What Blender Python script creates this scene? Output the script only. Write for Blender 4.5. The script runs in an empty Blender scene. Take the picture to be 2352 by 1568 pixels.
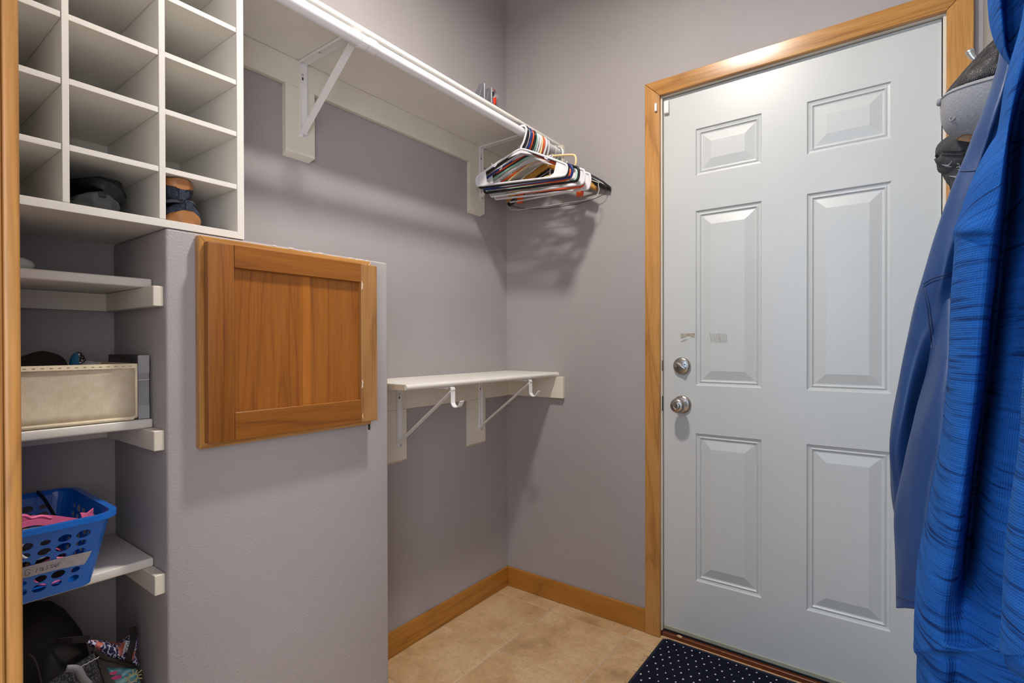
import bpy, bmesh, math, random
from mathutils import Vector, Matrix, noise

# ------------------------------------------------------------------ camera, world, lights, exposure
W, H = 2352, 1568
F_PX = 1193.68
CX, CY = -0.879, 15.05
CAM = Vector((-1.92817, -1.45500, 1.11167))
AZ, PIT, ROL = math.radians(36.52376), math.radians(-0.31909), math.radians(-0.13011)
FW = Vector((math.cos(AZ) * math.cos(PIT), math.sin(AZ) * math.cos(PIT), math.sin(PIT)))
_r = Vector((math.sin(AZ), -math.cos(AZ), 0)); _u = _r.cross(FW)
RT = _r * math.cos(ROL) + _u * math.sin(ROL); UP = -_r * math.sin(ROL) + _u * math.cos(ROL)

scene = bpy.context.scene
C = scene.collection
cam_d = bpy.data.cameras.new('camera'); cam = bpy.data.objects.new('camera', cam_d); C.objects.link(cam)
cam_d.sensor_width = 36.0; cam_d.lens = F_PX / W * 36.0
cam_d.shift_x = -CX / W; cam_d.shift_y = CY / W
cam_d.clip_start = 0.02; cam_d.clip_end = 50
m3 = Matrix((RT, UP, -FW)).transposed()
cam.matrix_world = Matrix.Translation(CAM) @ m3.to_4x4()
scene.camera = cam

world = bpy.data.worlds.new('world'); scene.world = world; world.use_nodes = True
world.node_tree.nodes['Background'].inputs[0].default_value = (0.62, 0.76, 1.0, 1)
world.node_tree.nodes['Background'].inputs[1].default_value = 0.35

def area_light(name, loc, target, sx, sy, power, col):
    d = bpy.data.lights.new(name, 'AREA'); d.shape = 'RECTANGLE'; d.size = sx; d.size_y = sy
    d.energy = power; d.color = col
    o = bpy.data.objects.new(name, d); C.objects.link(o); o.location = loc
    o.rotation_euler = (Vector(target) - Vector(loc)).to_track_quat('-Z', 'Y').to_euler()
    return o
# bluish area light added behind the camera for assumed hallway daylight; no window built
area_light('assumed_hall_daylight', (-3.3, -0.55, 1.45), (-0.6, -1.15, 1.05), 1.0, 1.8, 36.0, (0.52, 0.74, 1.0))
# soft fill light added right of the doorway to brighten half wall and niche
area_light('hall_fill_light', (-2.95, -2.75, 1.40), (-1.25, -0.4, 0.85), 2.0, 2.1, 62.0, (0.98, 0.97, 1.0))
LAMP_POS = (-1.00, -0.85, 2.60); LAMP_STRENGTH = 400.0

vs = scene.view_settings
vs.view_transform = 'Standard'; vs.look = 'None'; vs.gamma = 1.0; vs.use_curve_mapping = False
vs.exposure = 0.22
scene.cycles.max_bounces = 10; scene.cycles.diffuse_bounces = 6

def on(px, py, ax, v):
    """point where the ray of a photo pixel meets the plane ax = v"""
    d = FW + RT * ((px - 1176 - CX) / F_PX) - UP * ((py - 784 - CY) / F_PX)
    i = 'xyz'.index(ax)
    return CAM + d * ((v - CAM[i]) / d[i])

# ------------------------------------------------------------------ mesh helpers
def new_bm(): return bmesh.new()

def bm_box(x0, x1, y0, y1, z0, z1, bev=0.0, bm=None, seg=1):
    own = bm is None
    b = bmesh.new()
    r = bmesh.ops.create_cube(b, size=1.0)
    for v in b.verts:
        v.co = Vector((x0 + (v.co.x + .5) * (x1 - x0), y0 + (v.co.y + .5) * (y1 - y0), z0 + (v.co.z + .5) * (z1 - z0)))
    if bev > 0:
        bmesh.ops.bevel(b, geom=b.edges[:], offset=bev, segments=seg, affect='EDGES', profile=0.5)
    bmesh.ops.recalc_face_normals(b, faces=b.faces)
    if own: return b
    merge(bm, b); return bm

def merge(dst, src, mat=None):
    me = bpy.data.meshes.new('tmp'); src.to_mesh(me); src.free()
    if mat is not None: me.transform(mat)
    dst.from_mesh(me); bpy.data.meshes.remove(me)
    return dst

def xform(bm, M):
    for v in bm.verts: v.co = M @ v.co
    return bm

def catmull(pts, n, closed=False):
    pts = [Vector(p) for p in pts]; out = []; N = len(pts)
    segs = N if closed else N - 1
    for i in range(segs):
        if closed: p0, p1, p2, p3 = pts[(i - 1) % N], pts[i], pts[(i + 1) % N], pts[(i + 2) % N]
        else: p0, p1, p2, p3 = pts[max(i - 1, 0)], pts[i], pts[i + 1], pts[min(i + 2, N - 1)]
        for k in range(n):
            t = k / n
            out.append(0.5 * ((2 * p1) + (p2 - p0) * t + (2 * p0 - 5 * p1 + 4 * p2 - p3) * t * t + (3 * p1 - p0 - 3 * p2 + p3) * t ** 3))
    if not closed: out.append(pts[-1])
    return out

def bm_tube(pts, r, seg=8, closed=False, bm=None, caps=True, flat=None):
    """tube along a polyline; r is a number or a list; flat=(a,b,normal) makes a strap of half-sizes a,b"""
    b = bm or bmesh.new()
    pts = [Vector(p) for p in pts]; N = len(pts)
    rings = []; nrm = None
    for i in range(N):
        if closed: t = pts[(i + 1) % N] - pts[(i - 1) % N]
        else: t = pts[min(i + 1, N - 1)] - pts[max(i - 1, 0)]
        if t.length < 1e-9: t = Vector((0, 0, 1))
        t.normalize()
        if flat: nrm = Vector(flat[2])
        if nrm is None:
            nrm = Vector((0, 0, 1)) if abs(t.z) < .9 else Vector((1, 0, 0))
        nrm = (nrm - t * nrm.dot(t))
        if nrm.length < 1e-6: nrm = t.orthogonal()
        nrm.normalize(); bi = t.cross(nrm)
        rr = r[i] if isinstance(r, (list, tuple)) else r
        ring = []
        if flat:
            for sa, sb in ((1, 1), (-1, 1), (-1, -1), (1, -1)):
                ring.append(b.verts.new(pts[i] + nrm * (sa * flat[0]) + bi * (sb * flat[1])))
        else:
            for k in range(seg):
                a = 2 * math.pi * k / seg
                ring.append(b.verts.new(pts[i] + (nrm * math.cos(a) + bi * math.sin(a)) * rr))
        rings.append(ring)
    n = len(rings[0])
    for i in range(N if closed else N - 1):
        A, B = rings[i], rings[(i + 1) % N]
        for k in range(n):
            b.faces.new((A[k], A[(k + 1) % n], B[(k + 1) % n], B[k]))
    if not closed and caps:
        b.faces.new(rings[0][::-1]); b.faces.new(rings[-1])
    bmesh.ops.recalc_face_normals(b, faces=b.faces)
    return b

def bm_loft(rings, close_ring=True, caps=True, uvscale=1.0):
    """skin of rings of points; UVs run in metres along ring (u) and down the rings (v)"""
    b = bmesh.new(); uvl = b.loops.layers.uv.new('UVMap')
    V = [[b.verts.new(Vector(p)) for p in ring] for ring in rings]
    R, n = len(V), len(V[0])
    us = []
    for ring in V:
        acc = [0.0]
        for k in range(n): acc.append(acc[-1] + (ring[(k + 1) % n].co - ring[k].co).length)
        us.append(acc)
    vv = [[0.0] * (n + 1)]
    for i in range(1, R):
        vv.append([vv[-1][k] + (V[i][k % n].co - V[i - 1][k % n].co).length for k in range(n + 1)])
    for i in range(R - 1):
        for k in range(n if close_ring else n - 1):
            k2 = (k + 1) % n
            f = b.faces.new((V[i][k], V[i][k2], V[i + 1][k2], V[i + 1][k]))
            for lp, (ii, kk) in zip(f.loops, ((i, k), (i, k + 1), (i + 1, k + 1), (i + 1, k))):
                lp[uvl].uv = (us[ii][kk] * uvscale, vv[ii][kk] * uvscale)
    if caps and close_ring:
        b.faces.new(V[0][::-1]); b.faces.new(V[-1])
    bmesh.ops.recalc_face_normals(b, faces=b.faces)
    return b

def bm_lathe(profile, origin=(0, 0, 0), axis=(0, 0, 1), seg=24, bm=None):
    b = bm or bmesh.new()
    ax = Vector(axis).normalized(); e1 = ax.orthogonal().normalized(); e2 = ax.cross(e1); o = Vector(origin)
    rings = []
    for r, h in profile:
        if r < 1e-6: rings.append([b.verts.new(o + ax * h)])
        else: rings.append([b.verts.new(o + ax * h + (e1 * math.cos(2 * math.pi * k / seg) + e2 * math.sin(2 * math.pi * k / seg)) * r) for k in range(seg)])
    for A, B in zip(rings, rings[1:]):
        for k in range(seg):
            k2 = (k + 1) % seg
            if len(A) == 1 and len(B) == 1: continue
            if len(A) == 1: b.faces.new((A[0], B[k2], B[k]))
            elif len(B) == 1: b.faces.new((A[k], A[k2], B[0]))
            else: b.faces.new((A[k], A[k2], B[k2], B[k]))
    if len(rings[0]) > 1: b.faces.new(rings[0][::-1])
    if len(rings[-1]) > 1: b.faces.new(rings[-1])
    bmesh.ops.recalc_face_normals(b, faces=b.faces)
    return b

def bm_prism(poly, ext, bm=None, bev=0.0):
    """planar polygon of 3D points pushed along ext"""
    b = bmesh.new(); e = Vector(ext)
    A = [b.verts.new(Vector(p)) for p in poly]; B = [b.verts.new(Vector(p) + e) for p in poly]
    n = len(A); b.faces.new(A[::-1]); b.faces.new(B)
    for k in range(n): b.faces.new((A[k], A[(k + 1) % n], B[(k + 1) % n], B[k]))
    if bev: bmesh.ops.bevel(b, geom=b.edges[:], offset=bev, segments=1, affect='EDGES')
    bmesh.ops.recalc_face_normals(b, faces=b.faces)
    if bm is None: return b
    merge(bm, b); return bm

def bm_lump(center, radii, amp=0.1, freq=8, seed=0, sub=3, floor=None):
    b = bmesh.new(); bmesh.ops.create_icosphere(b, subdivisions=sub, radius=1.0)
    c = Vector(center); r = Vector(radii)
    for v in b.verts:
        d = v.co.normalized()
        k = 1 + amp * noise.noise(Vector((d.x * r.x * freq + seed * 3.7, d.y * r.y * freq + seed, d.z * r.z * freq)) * 2) + amp * .5 * noise.noise(d * 4 + Vector((seed, 0, 0)))
        v.co = c + Vector((d.x * r.x, d.y * r.y, d.z * r.z)) * k
        if floor is not None and v.co.z < floor: v.co.z = floor
    return b

# ------------------------------------------------------------------ object helpers
def root_of(o):
    while o.parent: o = o.parent
    return o

def tagp(o, label=None, cat=None, group=None, kind=None):
    if label: o['label'] = label
    if cat: o['category'] = cat
    if group: o['group'] = group
    if kind: o['kind'] = kind
    return o

def thing(name, loc, label=None, cat=None, group=None, kind=None):
    o = bpy.data.objects.new(name, None); C.objects.link(o); o.location = loc
    o.empty_display_size = .05
    return tagp(o, label, cat, group, kind)

def obj(name, bm, mat, parent=None, smooth=False, origin=None, label=None, cat=None, group=None, kind=None, angle=None):
    """link a bmesh given in world coordinates as one mesh object under parent (or top-level with its own origin)"""
    off = Vector(root_of(parent).location) if parent else (Vector(origin) if origin is not None else Vector((0, 0, 0)))
    me = bpy.data.meshes.new(name)
    for v in bm.verts: v.co -= off
    bm.to_mesh(me); bm.free()
    if smooth:
        for p in me.polygons: p.use_smooth = True
        if angle is not None: me.set_sharp_from_angle(angle=math.radians(angle))
    me.materials.append(mat)
    o = bpy.data.objects.new(name, me); C.objects.link(o)
    if parent: o.parent = parent
    else: o.location = off
    return tagp(o, label, cat, group, kind)

def text_bm(s, size, M, depth=0.0004):
    cu = bpy.data.curves.new('lettering', 'FONT'); cu.body = s; cu.size = size; cu.extrude = depth
    cu.align_x = 'CENTER'; cu.align_y = 'CENTER'; cu.resolution_u = 2
    t = bpy.data.objects.new('lettering', cu); C.objects.link(t)
    dg = bpy.context.evaluated_depsgraph_get()
    me = bpy.data.meshes.new_from_object(t.evaluated_get(dg))
    bpy.data.objects.remove(t); bpy.data.curves.remove(cu)
    b = bmesh.new(); b.from_mesh(me); bpy.data.meshes.remove(me)
    return xform(b, M)

from mathutils.bvhtree import BVHTree
def snapper(*objs_):
    """returns f(px, py): the point of the given surfaces seen at a photo pixel, lifted slightly towards the room"""
    vs_, ps_ = [], []
    for o in objs_:
        off = Vector(root_of(o).location); n0 = len(vs_)
        vs_ += [v.co + off for v in o.data.vertices]; ps_ += [[n0 + i for i in p.vertices] for p in o.data.polygons]
    tree = BVHTree.FromPolygons(vs_, ps_)
    def f(px, py, lift=.0006, x=-.8):
        d = (on(px, py, 'x', x) - CAM).normalized()
        h = tree.ray_cast(CAM, d)
        return (h[0] - d * lift) if h[0] is not None else on(px, py, 'x', x)
    return f

# ------------------------------------------------------------------ materials
def srgb(r, g, b):
    f = lambda c: (c / 255 / 12.92) if c / 255 <= .04045 else ((c / 255 + .055) / 1.055) ** 2.4
    return (f(r), f(g), f(b))

def base_mat(name, rough=.5, metal=0.0, spec=.5):
    m = bpy.data.materials.new(name); m.use_nodes = True
    nt = m.node_tree; bs = nt.nodes['Principled BSDF']
    bs.inputs['Roughness'].default_value = rough; bs.inputs['Metallic'].default_value = metal
    bs.inputs['Specular IOR Level'].default_value = spec
    return m, nt, bs

def tex_coord(nt, scale=(1, 1, 1), rot=(0, 0, 0), kind='Object', rand=0.0):
    tc = nt.nodes.new('ShaderNodeTexCoord'); mp = nt.nodes.new('ShaderNodeMapping')
    mp.inputs['Scale'].default_value = scale; mp.inputs['Rotation'].default_value = rot
    nt.links.new(tc.outputs[kind], mp.inputs['Vector'])
    if rand:
        oi = nt.nodes.new('ShaderNodeObjectInfo'); ml = nt.nodes.new('ShaderNodeMath'); ml.operation = 'MULTIPLY'
        ml.inputs[1].default_value = rand; nt.links.new(oi.outputs['Random'], ml.inputs[0])
        nt.links.new(ml.outputs[0], mp.inputs['Location'])
    return mp.outputs['Vector']

def noise_node(nt, vec, scale, detail=3, rough=.5, dist=0.0):
    n = nt.nodes.new('ShaderNodeTexNoise'); n.inputs['Scale'].default_value = scale; n.inputs['Detail'].default_value = detail
    n.inputs['Roughness'].default_value = rough; n.inputs['Distortion'].default_value = dist
    nt.links.new(vec, n.inputs['Vector']); return n.outputs['Fac']

def ramp(nt, fac, stops):
    r = nt.nodes.new('ShaderNodeValToRGB'); el = r.color_ramp.elements
    while len(el) < len(stops): el.new(0.5)
    for e, (p, c) in zip(el, stops): e.position = p; e.color = (*c, 1) if len(c) == 3 else c
    nt.links.new(fac, r.inputs['Fac']); return r.outputs['Color']

def mixc(nt, fac, a, b, mode='MIX'):
    n = nt.nodes.new('ShaderNodeMix'); n.data_type = 'RGBA'; n.blend_type = mode
    for s, v in ((n.inputs[6], a), (n.inputs[7], b)):
        if isinstance(v, tuple): s.default_value = (*v, 1)
        else: nt.links.new(v, s)
    if isinstance(fac, (int, float)): n.inputs[0].default_value = fac
    else: nt.links.new(fac, n.inputs[0])
    return n.outputs[2]

def bump(nt, bs, height, strength, dist=.002):
    b = nt.nodes.new('ShaderNodeBump'); b.inputs['Strength'].default_value = strength; b.inputs['Distance'].default_value = dist
    nt.links.new(height, b.inputs['Height']); nt.links.new(b.outputs['Normal'], bs.inputs['Normal'])

def math_n(nt, op, a, b=None):
    n = nt.nodes.new('ShaderNodeMath'); n.operation = op
    for i, v in enumerate((a, b)):
        if v is None: continue
        if isinstance(v, (int, float)): n.inputs[i].default_value = v
        else: nt.links.new(v, n.inputs[i])
    return n.outputs[0]

def plain(name, col, rough=.5, metal=0.0, spec=.5, var=.06, vscale=25, bmp=0.0, bscale=200, bdist=.001, sheen=0.0):
    m, nt, bs = base_mat(name, rough, metal, spec)
    v = tex_coord(nt)
    n = noise_node(nt, v, vscale, 4)
    lo = tuple(c * (1 - var) for c in col); hi = tuple(min(1, c * (1 + var)) for c in col)
    nt.links.new(ramp(nt, n, [(.3, lo), (.7, hi)]), bs.inputs['Base Color'])
    if bmp: bump(nt, bs, noise_node(nt, v, bscale, 2), bmp, bdist)
    if sheen: bs.inputs['Sheen Weight'].default_value = sheen
    return m

def wood(name, dark, mid, light, axis, rough=.38, spec=.5, streak=55, fig=6.0, rand=3.0, coat=0.0):
    m, nt, bs = base_mat(name, rough, 0, spec)
    i = 'xyz'.index(axis)
    s1 = [1, 1, 1]; s1[i] = .09
    s2 = [1, 1, 1]; s2[i] = .03
    v1 = tex_coord(nt, tuple(s1), rand=rand); v2 = tex_coord(nt, tuple(s2), rand=rand)
    big = noise_node(nt, v1, fig, 3, .55, .6)
    bands = math_n(nt, 'FRACT', math_n(nt, 'MULTIPLY', big, 9.0))
    tri = math_n(nt, 'ABSOLUTE', math_n(nt, 'SUBTRACT', bands, .5))
    c1 = ramp(nt, tri, [(0.0, dark), (.10, mid), (.5, light)])
    fine = noise_node(nt, v2, streak * 6, 3, .6)
    c2 = ramp(nt, fine, [(.30, dark), (.55, mid), (.8, light)])
    col = mixc(nt, .5, c1, c2)
    slow = noise_node(nt, v1, 3.0, 2)
    col = mixc(nt, .25, col, ramp(nt, slow, [(.3, dark), (.7, light)]))
    nt.links.new(col, bs.inputs['Base Color'])
    bump(nt, bs, fine, .12, .0006)
    if coat: bs.inputs['Coat Weight'].default_value = coat; bs.inputs['Coat Roughness'].default_value = .25
    return m

def wall_paint(name, col):
    m, nt, bs = base_mat(name, .62, 0, .35)
    v = tex_coord(nt)
    big = noise_node(nt, v, 2.2, 4, .6)
    c = ramp(nt, big, [(.25, tuple(x * .93 for x in col)), (.75, tuple(min(1, x * 1.05) for x in col))])
    sc = noise_node(nt, tex_coord(nt, (1, 1, .45), (0.3, .2, 0)), 9, 6, .75, 1.5)
    c = mixc(nt, ramp(nt, sc, [(.70, (0, 0, 0)), (.80, (.35, .35, .35))]), c, tuple(x * .72 for x in col))
    nt.links.new(c, bs.inputs['Base Color'])
    peel = noise_node(nt, v, 210, 2, .5)
    bump(nt, bs, ramp(nt, peel, [(.35, (0, 0, 0)), (.65, (1, 1, 1))]), .22, .0016)
    return m

WALL_COL = (0.372, 0.347, 0.351)
MAT_WALL = wall_paint('lilac_grey_wall_paint', WALL_COL)
MAT_CEIL = plain('ceiling_white', (.78, .77, .75), .8, bmp=.2, bscale=120)
MAT_WHITE = plain('white_melamine', (.74, .72, .67), .42, var=.03, vscale=6, bmp=.05, bscale=90)
MAT_TRIMW = plain('white_paint_wood', (.72, .68, .59), .5, var=.05, vscale=9, bmp=.12, bscale=60)
MAT_DOOR = plain('door_white_paint', (.57, .595, .595), .36, var=.02, vscale=4, bmp=.05, bscale=320, bdist=.0005)
MAT_METALW = plain('white_enamel_metal', (.80, .80, .80), .3, var=.02)
MAT_PBOARD = plain('particle_board', srgb(205, 185, 160), .85, var=.25, vscale=260)
OAK = dict(dark=srgb(128, 82, 30), mid=srgb(190, 134, 66), light=srgb(212, 160, 92))
MAT_OAK_Z = wood('oak_upright', axis='z', rough=.34, coat=.3, **OAK)
MAT_OAK_Y = wood('oak_along_far_wall', axis='y', rough=.30, coat=.4, **OAK)
MAT_OAK_X = wood('oak_along_left_wall', axis='x', rough=.36, coat=.3, **OAK)
CH = dict(dark=srgb(92, 48, 10), mid=srgb(140, 83, 22), light=srgb(160, 101, 34))
BB = dict(dark=srgb(120, 72, 16), mid=srgb(170, 112, 36), light=srgb(188, 130, 52))
MAT_BB_X = wood('golden_oak_left_base', axis='x', rough=.36, coat=.3, **BB)
MAT_NJ_Z = wood('shaded_oak_upright', axis='z', rough=.4, dark=srgb(118, 76, 28), mid=srgb(172, 120, 58), light=srgb(192, 142, 80))  # near jamb oak, a copy with shade put into its colour
MAT_BB_Y = wood('golden_oak_far_base', axis='y', rough=.36, coat=.3, **BB)
MAT_CH_Z = wood('cherry_upright', axis='z', rough=.4, fig=5, **CH)
MAT_CH_X = wood('cherry_crosswise', axis='x', rough=.4, fig=5, **CH)
MAT_CH_PANEL = wood('cherry_panel', axis='z', rough=.42, fig=7, dark=srgb(104, 54, 12), mid=srgb(146, 86, 23), light=srgb(164, 103, 34))
MAT_CH_WORN = wood('worn_bare_cherry', axis='z', rough=.6, fig=5, dark=srgb(120, 78, 36), mid=srgb(164, 116, 62), light=srgb(184, 140, 84))
MAT_BLACK_GAP = plain('black_rubber_seal', (.012, .012, .012), .7)
MAT_SILL = wood('dark_red_sill', axis='y', rough=.4, dark=srgb(60, 24, 8), mid=srgb(110, 52, 20), light=srgb(140, 72, 30))
MAT_CAULK = plain('beige_caulk', srgb(205, 170, 130), .9, var=.2, vscale=120)
MAT_SWEEP = plain('greenish_door_sweep', srgb(165, 165, 145), .5)
MAT_NICKEL = plain('brushed_nickel', (.46, .43, .40), .28, metal=1.0, var=.08, vscale=60)
MAT_DARKMET = plain('dark_keyway', (.02, .02, .02), .5)
MAT_SCREW = plain('screw_metal', (.6, .6, .6), .35, metal=.8)

# ------------------------------------------------------------------ setting
ZC = 2.74            # ceiling
YR = -1.645          # right wall
XN = -1.82           # near wall, room side
XNB = -1.94          # near wall, hall side
# far wall with the door opening
b = bm_box(0, .12, -.722, .1, 0, ZC)
bm_box(0, .12, -1.578, -.722, 2.066, ZC, bm=b); bm_box(0, .12, -1.75, -1.578, 0, ZC, bm=b)
wall_far = obj('wall_far', b, MAT_WALL, kind='structure')
wall_left = obj('wall_left', bm_box(XNB, 0, 0, .1, 0, ZC), MAT_WALL, kind='structure')
b = bm_box(XNB, 0, -1.75, YR, 0, ZC)
wall_right = obj('wall_right', b, MAT_WALL, kind='structure')
b = bm_box(XNB, XN, -.765, 0, 0, ZC); bm_box(XNB, XN, -1.62, -.765, 2.07, ZC, bm=b); bm_box(XNB, XN, YR, -1.62, 0, ZC, bm=b)
wall_near = obj('wall_near', b, MAT_WALL, kind='structure')
obj('ceiling', bm_box(XNB, .12, -1.75, .1, ZC, ZC + .08), MAT_CEIL, kind='structure')
# half wall with the cabinet opening in it
XH0, XH1, YH, ZH = -1.5105, -.9555, -.2995, 1.3445
obj('wall_half', bm_box(XH0, XH1, YH, -.0005, 0, ZH, .006, seg=3), MAT_WALL, smooth=True, angle=40, kind='structure')

MAT_CHIP = plain('bare_plaster', (.80, .78, .76), .8)
for k, (cx_, cy_, w_) in enumerate(((630, 561.5, 5), (669, 567.5, 7), (712, 575, 6), (735, 579, 8), (806, 590.5, 7), (820, 593, 5), (829, 594, 6), (843, 596.5, 5))):
    P_ = [on(cx_ - w_, cy_ + .6, 'y', YH - .0003), on(cx_ + w_ * .6, cy_ + 1.6, 'y', YH - .0003), on(cx_ + w_, cy_ + 2.8, 'y', YH - .0003), on(cx_ - w_ * .3, cy_ + 3.0, 'y', YH - .0003)]
    obj('paint_chip', bm_prism(P_, (0, -.0005, 0)), MAT_CHIP, bpy.data.objects['wall_half'])
# floor with tiles
def tile_material():
    m, nt, bs = base_mat('beige_stone_tile', .42, 0, .45)
    v = tex_coord(nt, rand=40.0)
    n1 = noise_node(nt, v, 5.5, 5, .62, .4); n2 = noise_node(nt, v, 55, 5, .7, .8)
    c = ramp(nt, n1, [(.28, srgb(160, 128, 90)), (.45, srgb(198, 163, 118)), (.62, srgb(214, 184, 143)), (.8, srgb(206, 178, 144))])
    c = mixc(nt, ramp(nt, n2, [(.50, (0, 0, 0)), (.72, (.7, .7, .7))]), c, srgb(166, 136, 108))
    n3 = noise_node(nt, v, 14, 6, .8)
    c = mixc(nt, ramp(nt, n3, [(.58, (0, 0, 0)), (.78, (.55, .55, .55))]), c, srgb(230, 208, 174))
    nt.links.new(c, bs.inputs['Base Color'])
    bump(nt, bs, n2, .15, .001)
    return m
MAT_TILE = tile_material()
MAT_GROUT = plain('tan_grout', srgb(190, 166, 138), .9, var=.15, vscale=80)
floor = obj('floor', bm_box(-3.4, .12, -2.3, .1, -.10, -.0018), MAT_GROUT, kind='structure')
PX_, PY_, G = .348, .338, .0062
tile_me = None
ix0, iy0 = -.088, -.288
for i in range(-1, 7):
    for j in range(-1, 6):
        x1 = ix0 + PX_ - i * PX_ - PX_; x0 = x1 - PX_
        y1 = iy0 + PY_ - j * PY_ - PY_; y0 = y1 - PY_
        a0, a1, c0, c1 = max(x0, XNB) + G / 2, min(x1, 0) - G / 2, max(y0, YR) + G / 2, min(y1, 0) - G / 2
        if a1 - a0 < .01 or c1 - c0 < .01: continue
        full = abs((a1 - a0) - (PX_ - G)) < 1e-4 and abs((c1 - c0) - (PY_ - G)) < 1e-4
        if full and tile_me:
            t = bpy.data.objects.new('tile', tile_me); C.objects.link(t)
        else:
            bb = bm_box(-(a1 - a0) / 2, (a1 - a0) / 2, -(c1 - c0) / 2, (c1 - c0) / 2, -.008, 0, .0018)
            t = obj('tile', bb, MAT_TILE)
            if full: tile_me = t.data
        t.location = ((a0 + a1) / 2, (c0 + c1) / 2, 0); t.parent = floor

# baseboards
def board_x(name, x0, x1, y0, y1, z0, z1, mat): return obj(name, bm_box(x0, x1, y0, y1, z0, z1, .002, seg=2), mat, kind='structure')
board_x('baseboard_left', XH1 + .0125, -.0125, -.0125, -.0003, .0005, .0875, MAT_BB_X)
board_x('baseboard_far', -.0125, -.0003, -.6765, -.0003, .0005, .0875, MAT_BB_Y)
board_x('baseboard_half', XH1 + .0003, XH1 + .0125, -.298, -.0003, .0005, .0875, MAT_BB_Y)
board_x('baseboard_right', -1.80, -.016, YR + .0003, YR + .0125, .0005, .0875, MAT_BB_X)

# far door casing (mitred oak boards)
YL, YRR, ZT, CW = -.7352, -1.5672, 2.0518, .0585
trim = thing('trim_1', (0, (YL + YRR) / 2, 0), kind='structure', label='mitred oak casing around the white door')
def casing(pts_yz, mat):
    b = bm_prism([(-.0005, y, z) for y, z in pts_yz], (-.0155, 0, 0))
    bmesh.ops.bevel(b, geom=[e for e in b.edges if all(v.co.x < -.012 for v in e.verts)], offset=.004, segments=3, affect='EDGES', profile=.6)
    return obj('casing_board', b, mat, trim, smooth=True, angle=35)
casing([(YL, .0005), (YL + CW, .0005), (YL + CW, ZT + CW), (YL, ZT)], MAT_OAK_Z)
casing([(YRR, .0005), (YRR, ZT), (YRR - CW, ZT + CW), (YRR - CW, .0005)], MAT_OAK_Z)
casing([(YL, ZT + .0004), (YL + CW, ZT + CW + .0004), (YRR - CW, ZT + CW + .0004), (YRR, ZT + .0004)], MAT_OAK_Y)
# white jamb and stops
jamb = thing('trim_2', (.05, (YL + YRR) / 2, 0), kind='structure', label='white painted jamb behind the oak casing')
JL, JR, JT = -.7393, -1.5605, 2.0490
obj('jamb_board', bm_box(.0, .118, JL, -.7225, .024, JT), MAT_TRIMW, jamb)
obj('jamb_board', bm_box(.0, .118, -1.5775, JR, .024, JT), MAT_TRIMW, jamb)
obj('jamb_board', bm_box(.0, .118, -1.5775, -.7225, JT, 2.0655), MAT_TRIMW, jamb)
obj('door_stop', bm_box(.062, .085, JL - .012, JL, .024, JT), MAT_BLACK_GAP, jamb)
obj('door_stop', bm_box(.062, .085, JR, JR + .012, .024, JT), MAT_BLACK_GAP, jamb)
obj('door_stop', bm_box(.062, .085, JR, JL, JT - .012, JT), MAT_BLACK_GAP, jamb)
# threshold
sill = thing('trim_3', (.03, (YL + YRR) / 2, 0), kind='structure', label='dark red wooden door sill')
obj('sill_board', bm_box(-.001, .118, JR - .001, JL + .001, -.004, .0195, .002), MAT_SILL, sill)
obj('caulk_strip', bm_box(-.0135, -.001, JR - .001, JL + .003, -.002, .0055, .002), MAT_CAULK, sill)
obj('seal_strip', bm_box(.011, .06, JR + .002, JL - .002, .0195, .0265), MAT_BLACK_GAP, sill)
obj('caulk_flake', bm_prism([(-.006, -.808, .0195), (-.001, -.795, .0198), (.006, -.800, .0205), (.003, -.815, .020), (-.003, -.816, .0195)], (0, 0, .004)), MAT_CAULK, sill)

# door leaf, six embossed panels
DX = .012
DY0, DY1, DZ0, DZ1 = -1.5578, -.7418, .0275, 2.0462
door = thing('door_1', (DX + .022, (DY0 + DY1) / 2, DZ0), kind='structure', label='white six-panel entry door with nickel knob and deadbolt')
cols = [(-1.0835, -.8610), (-1.4420, -1.2190)]
rows = [(.2410, .7860), (.9620, 1.6030), (1.7320, 1.9025)]
ys = sorted({DY0, DY1, *[y for c in cols for y in c]}); zs = sorted({DZ0, DZ1, *[z for r_ in rows for z in r_]})
b = bmesh.new()
def quad(b, pts): return b.faces.new([b.verts.new(Vector(p)) for p in pts])
for ya, yb in zip(ys, ys[1:]):
    for za, zb in zip(zs, zs[1:]):
        if (ya, yb) in cols and (za, zb) in rows: continue
        quad(b, [(DX, ya, za), (DX, ya, zb), (DX, yb, zb), (DX, yb, za)])
XB = DX + .044
for p in ([(DX, DY0, DZ0), (XB, DY0, DZ0), (XB, DY0, DZ1), (DX, DY0, DZ1)], [(DX, DY1, DZ0), (DX, DY1, DZ1), (XB, DY1, DZ1), (XB, DY1, DZ0)],
          [(DX, DY0, DZ1), (XB, DY0, DZ1), (XB, DY1, DZ1), (DX, DY1, DZ1)], [(DX, DY0, DZ0), (DX, DY1, DZ0), (XB, DY1, DZ0), (XB, DY0, DZ0)],
          [(XB, DY0, DZ0), (XB, DY1, DZ0), (XB, DY1, DZ1), (XB, DY0, DZ1)]): quad(b, p)
bmesh.ops.remove_doubles(b, verts=b.verts, dist=1e-5); bmesh.ops.recalc_face_normals(b, faces=b.faces)
obj('leaf', b, MAT_DOOR, door)
PROF = [(0, 0), (.0035, .0050), (.0095, .0068), (.0150, .0040), (.0190, .0086), (.0225, .0090), (.0520, .0016), (.0545, .0010)]
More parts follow.
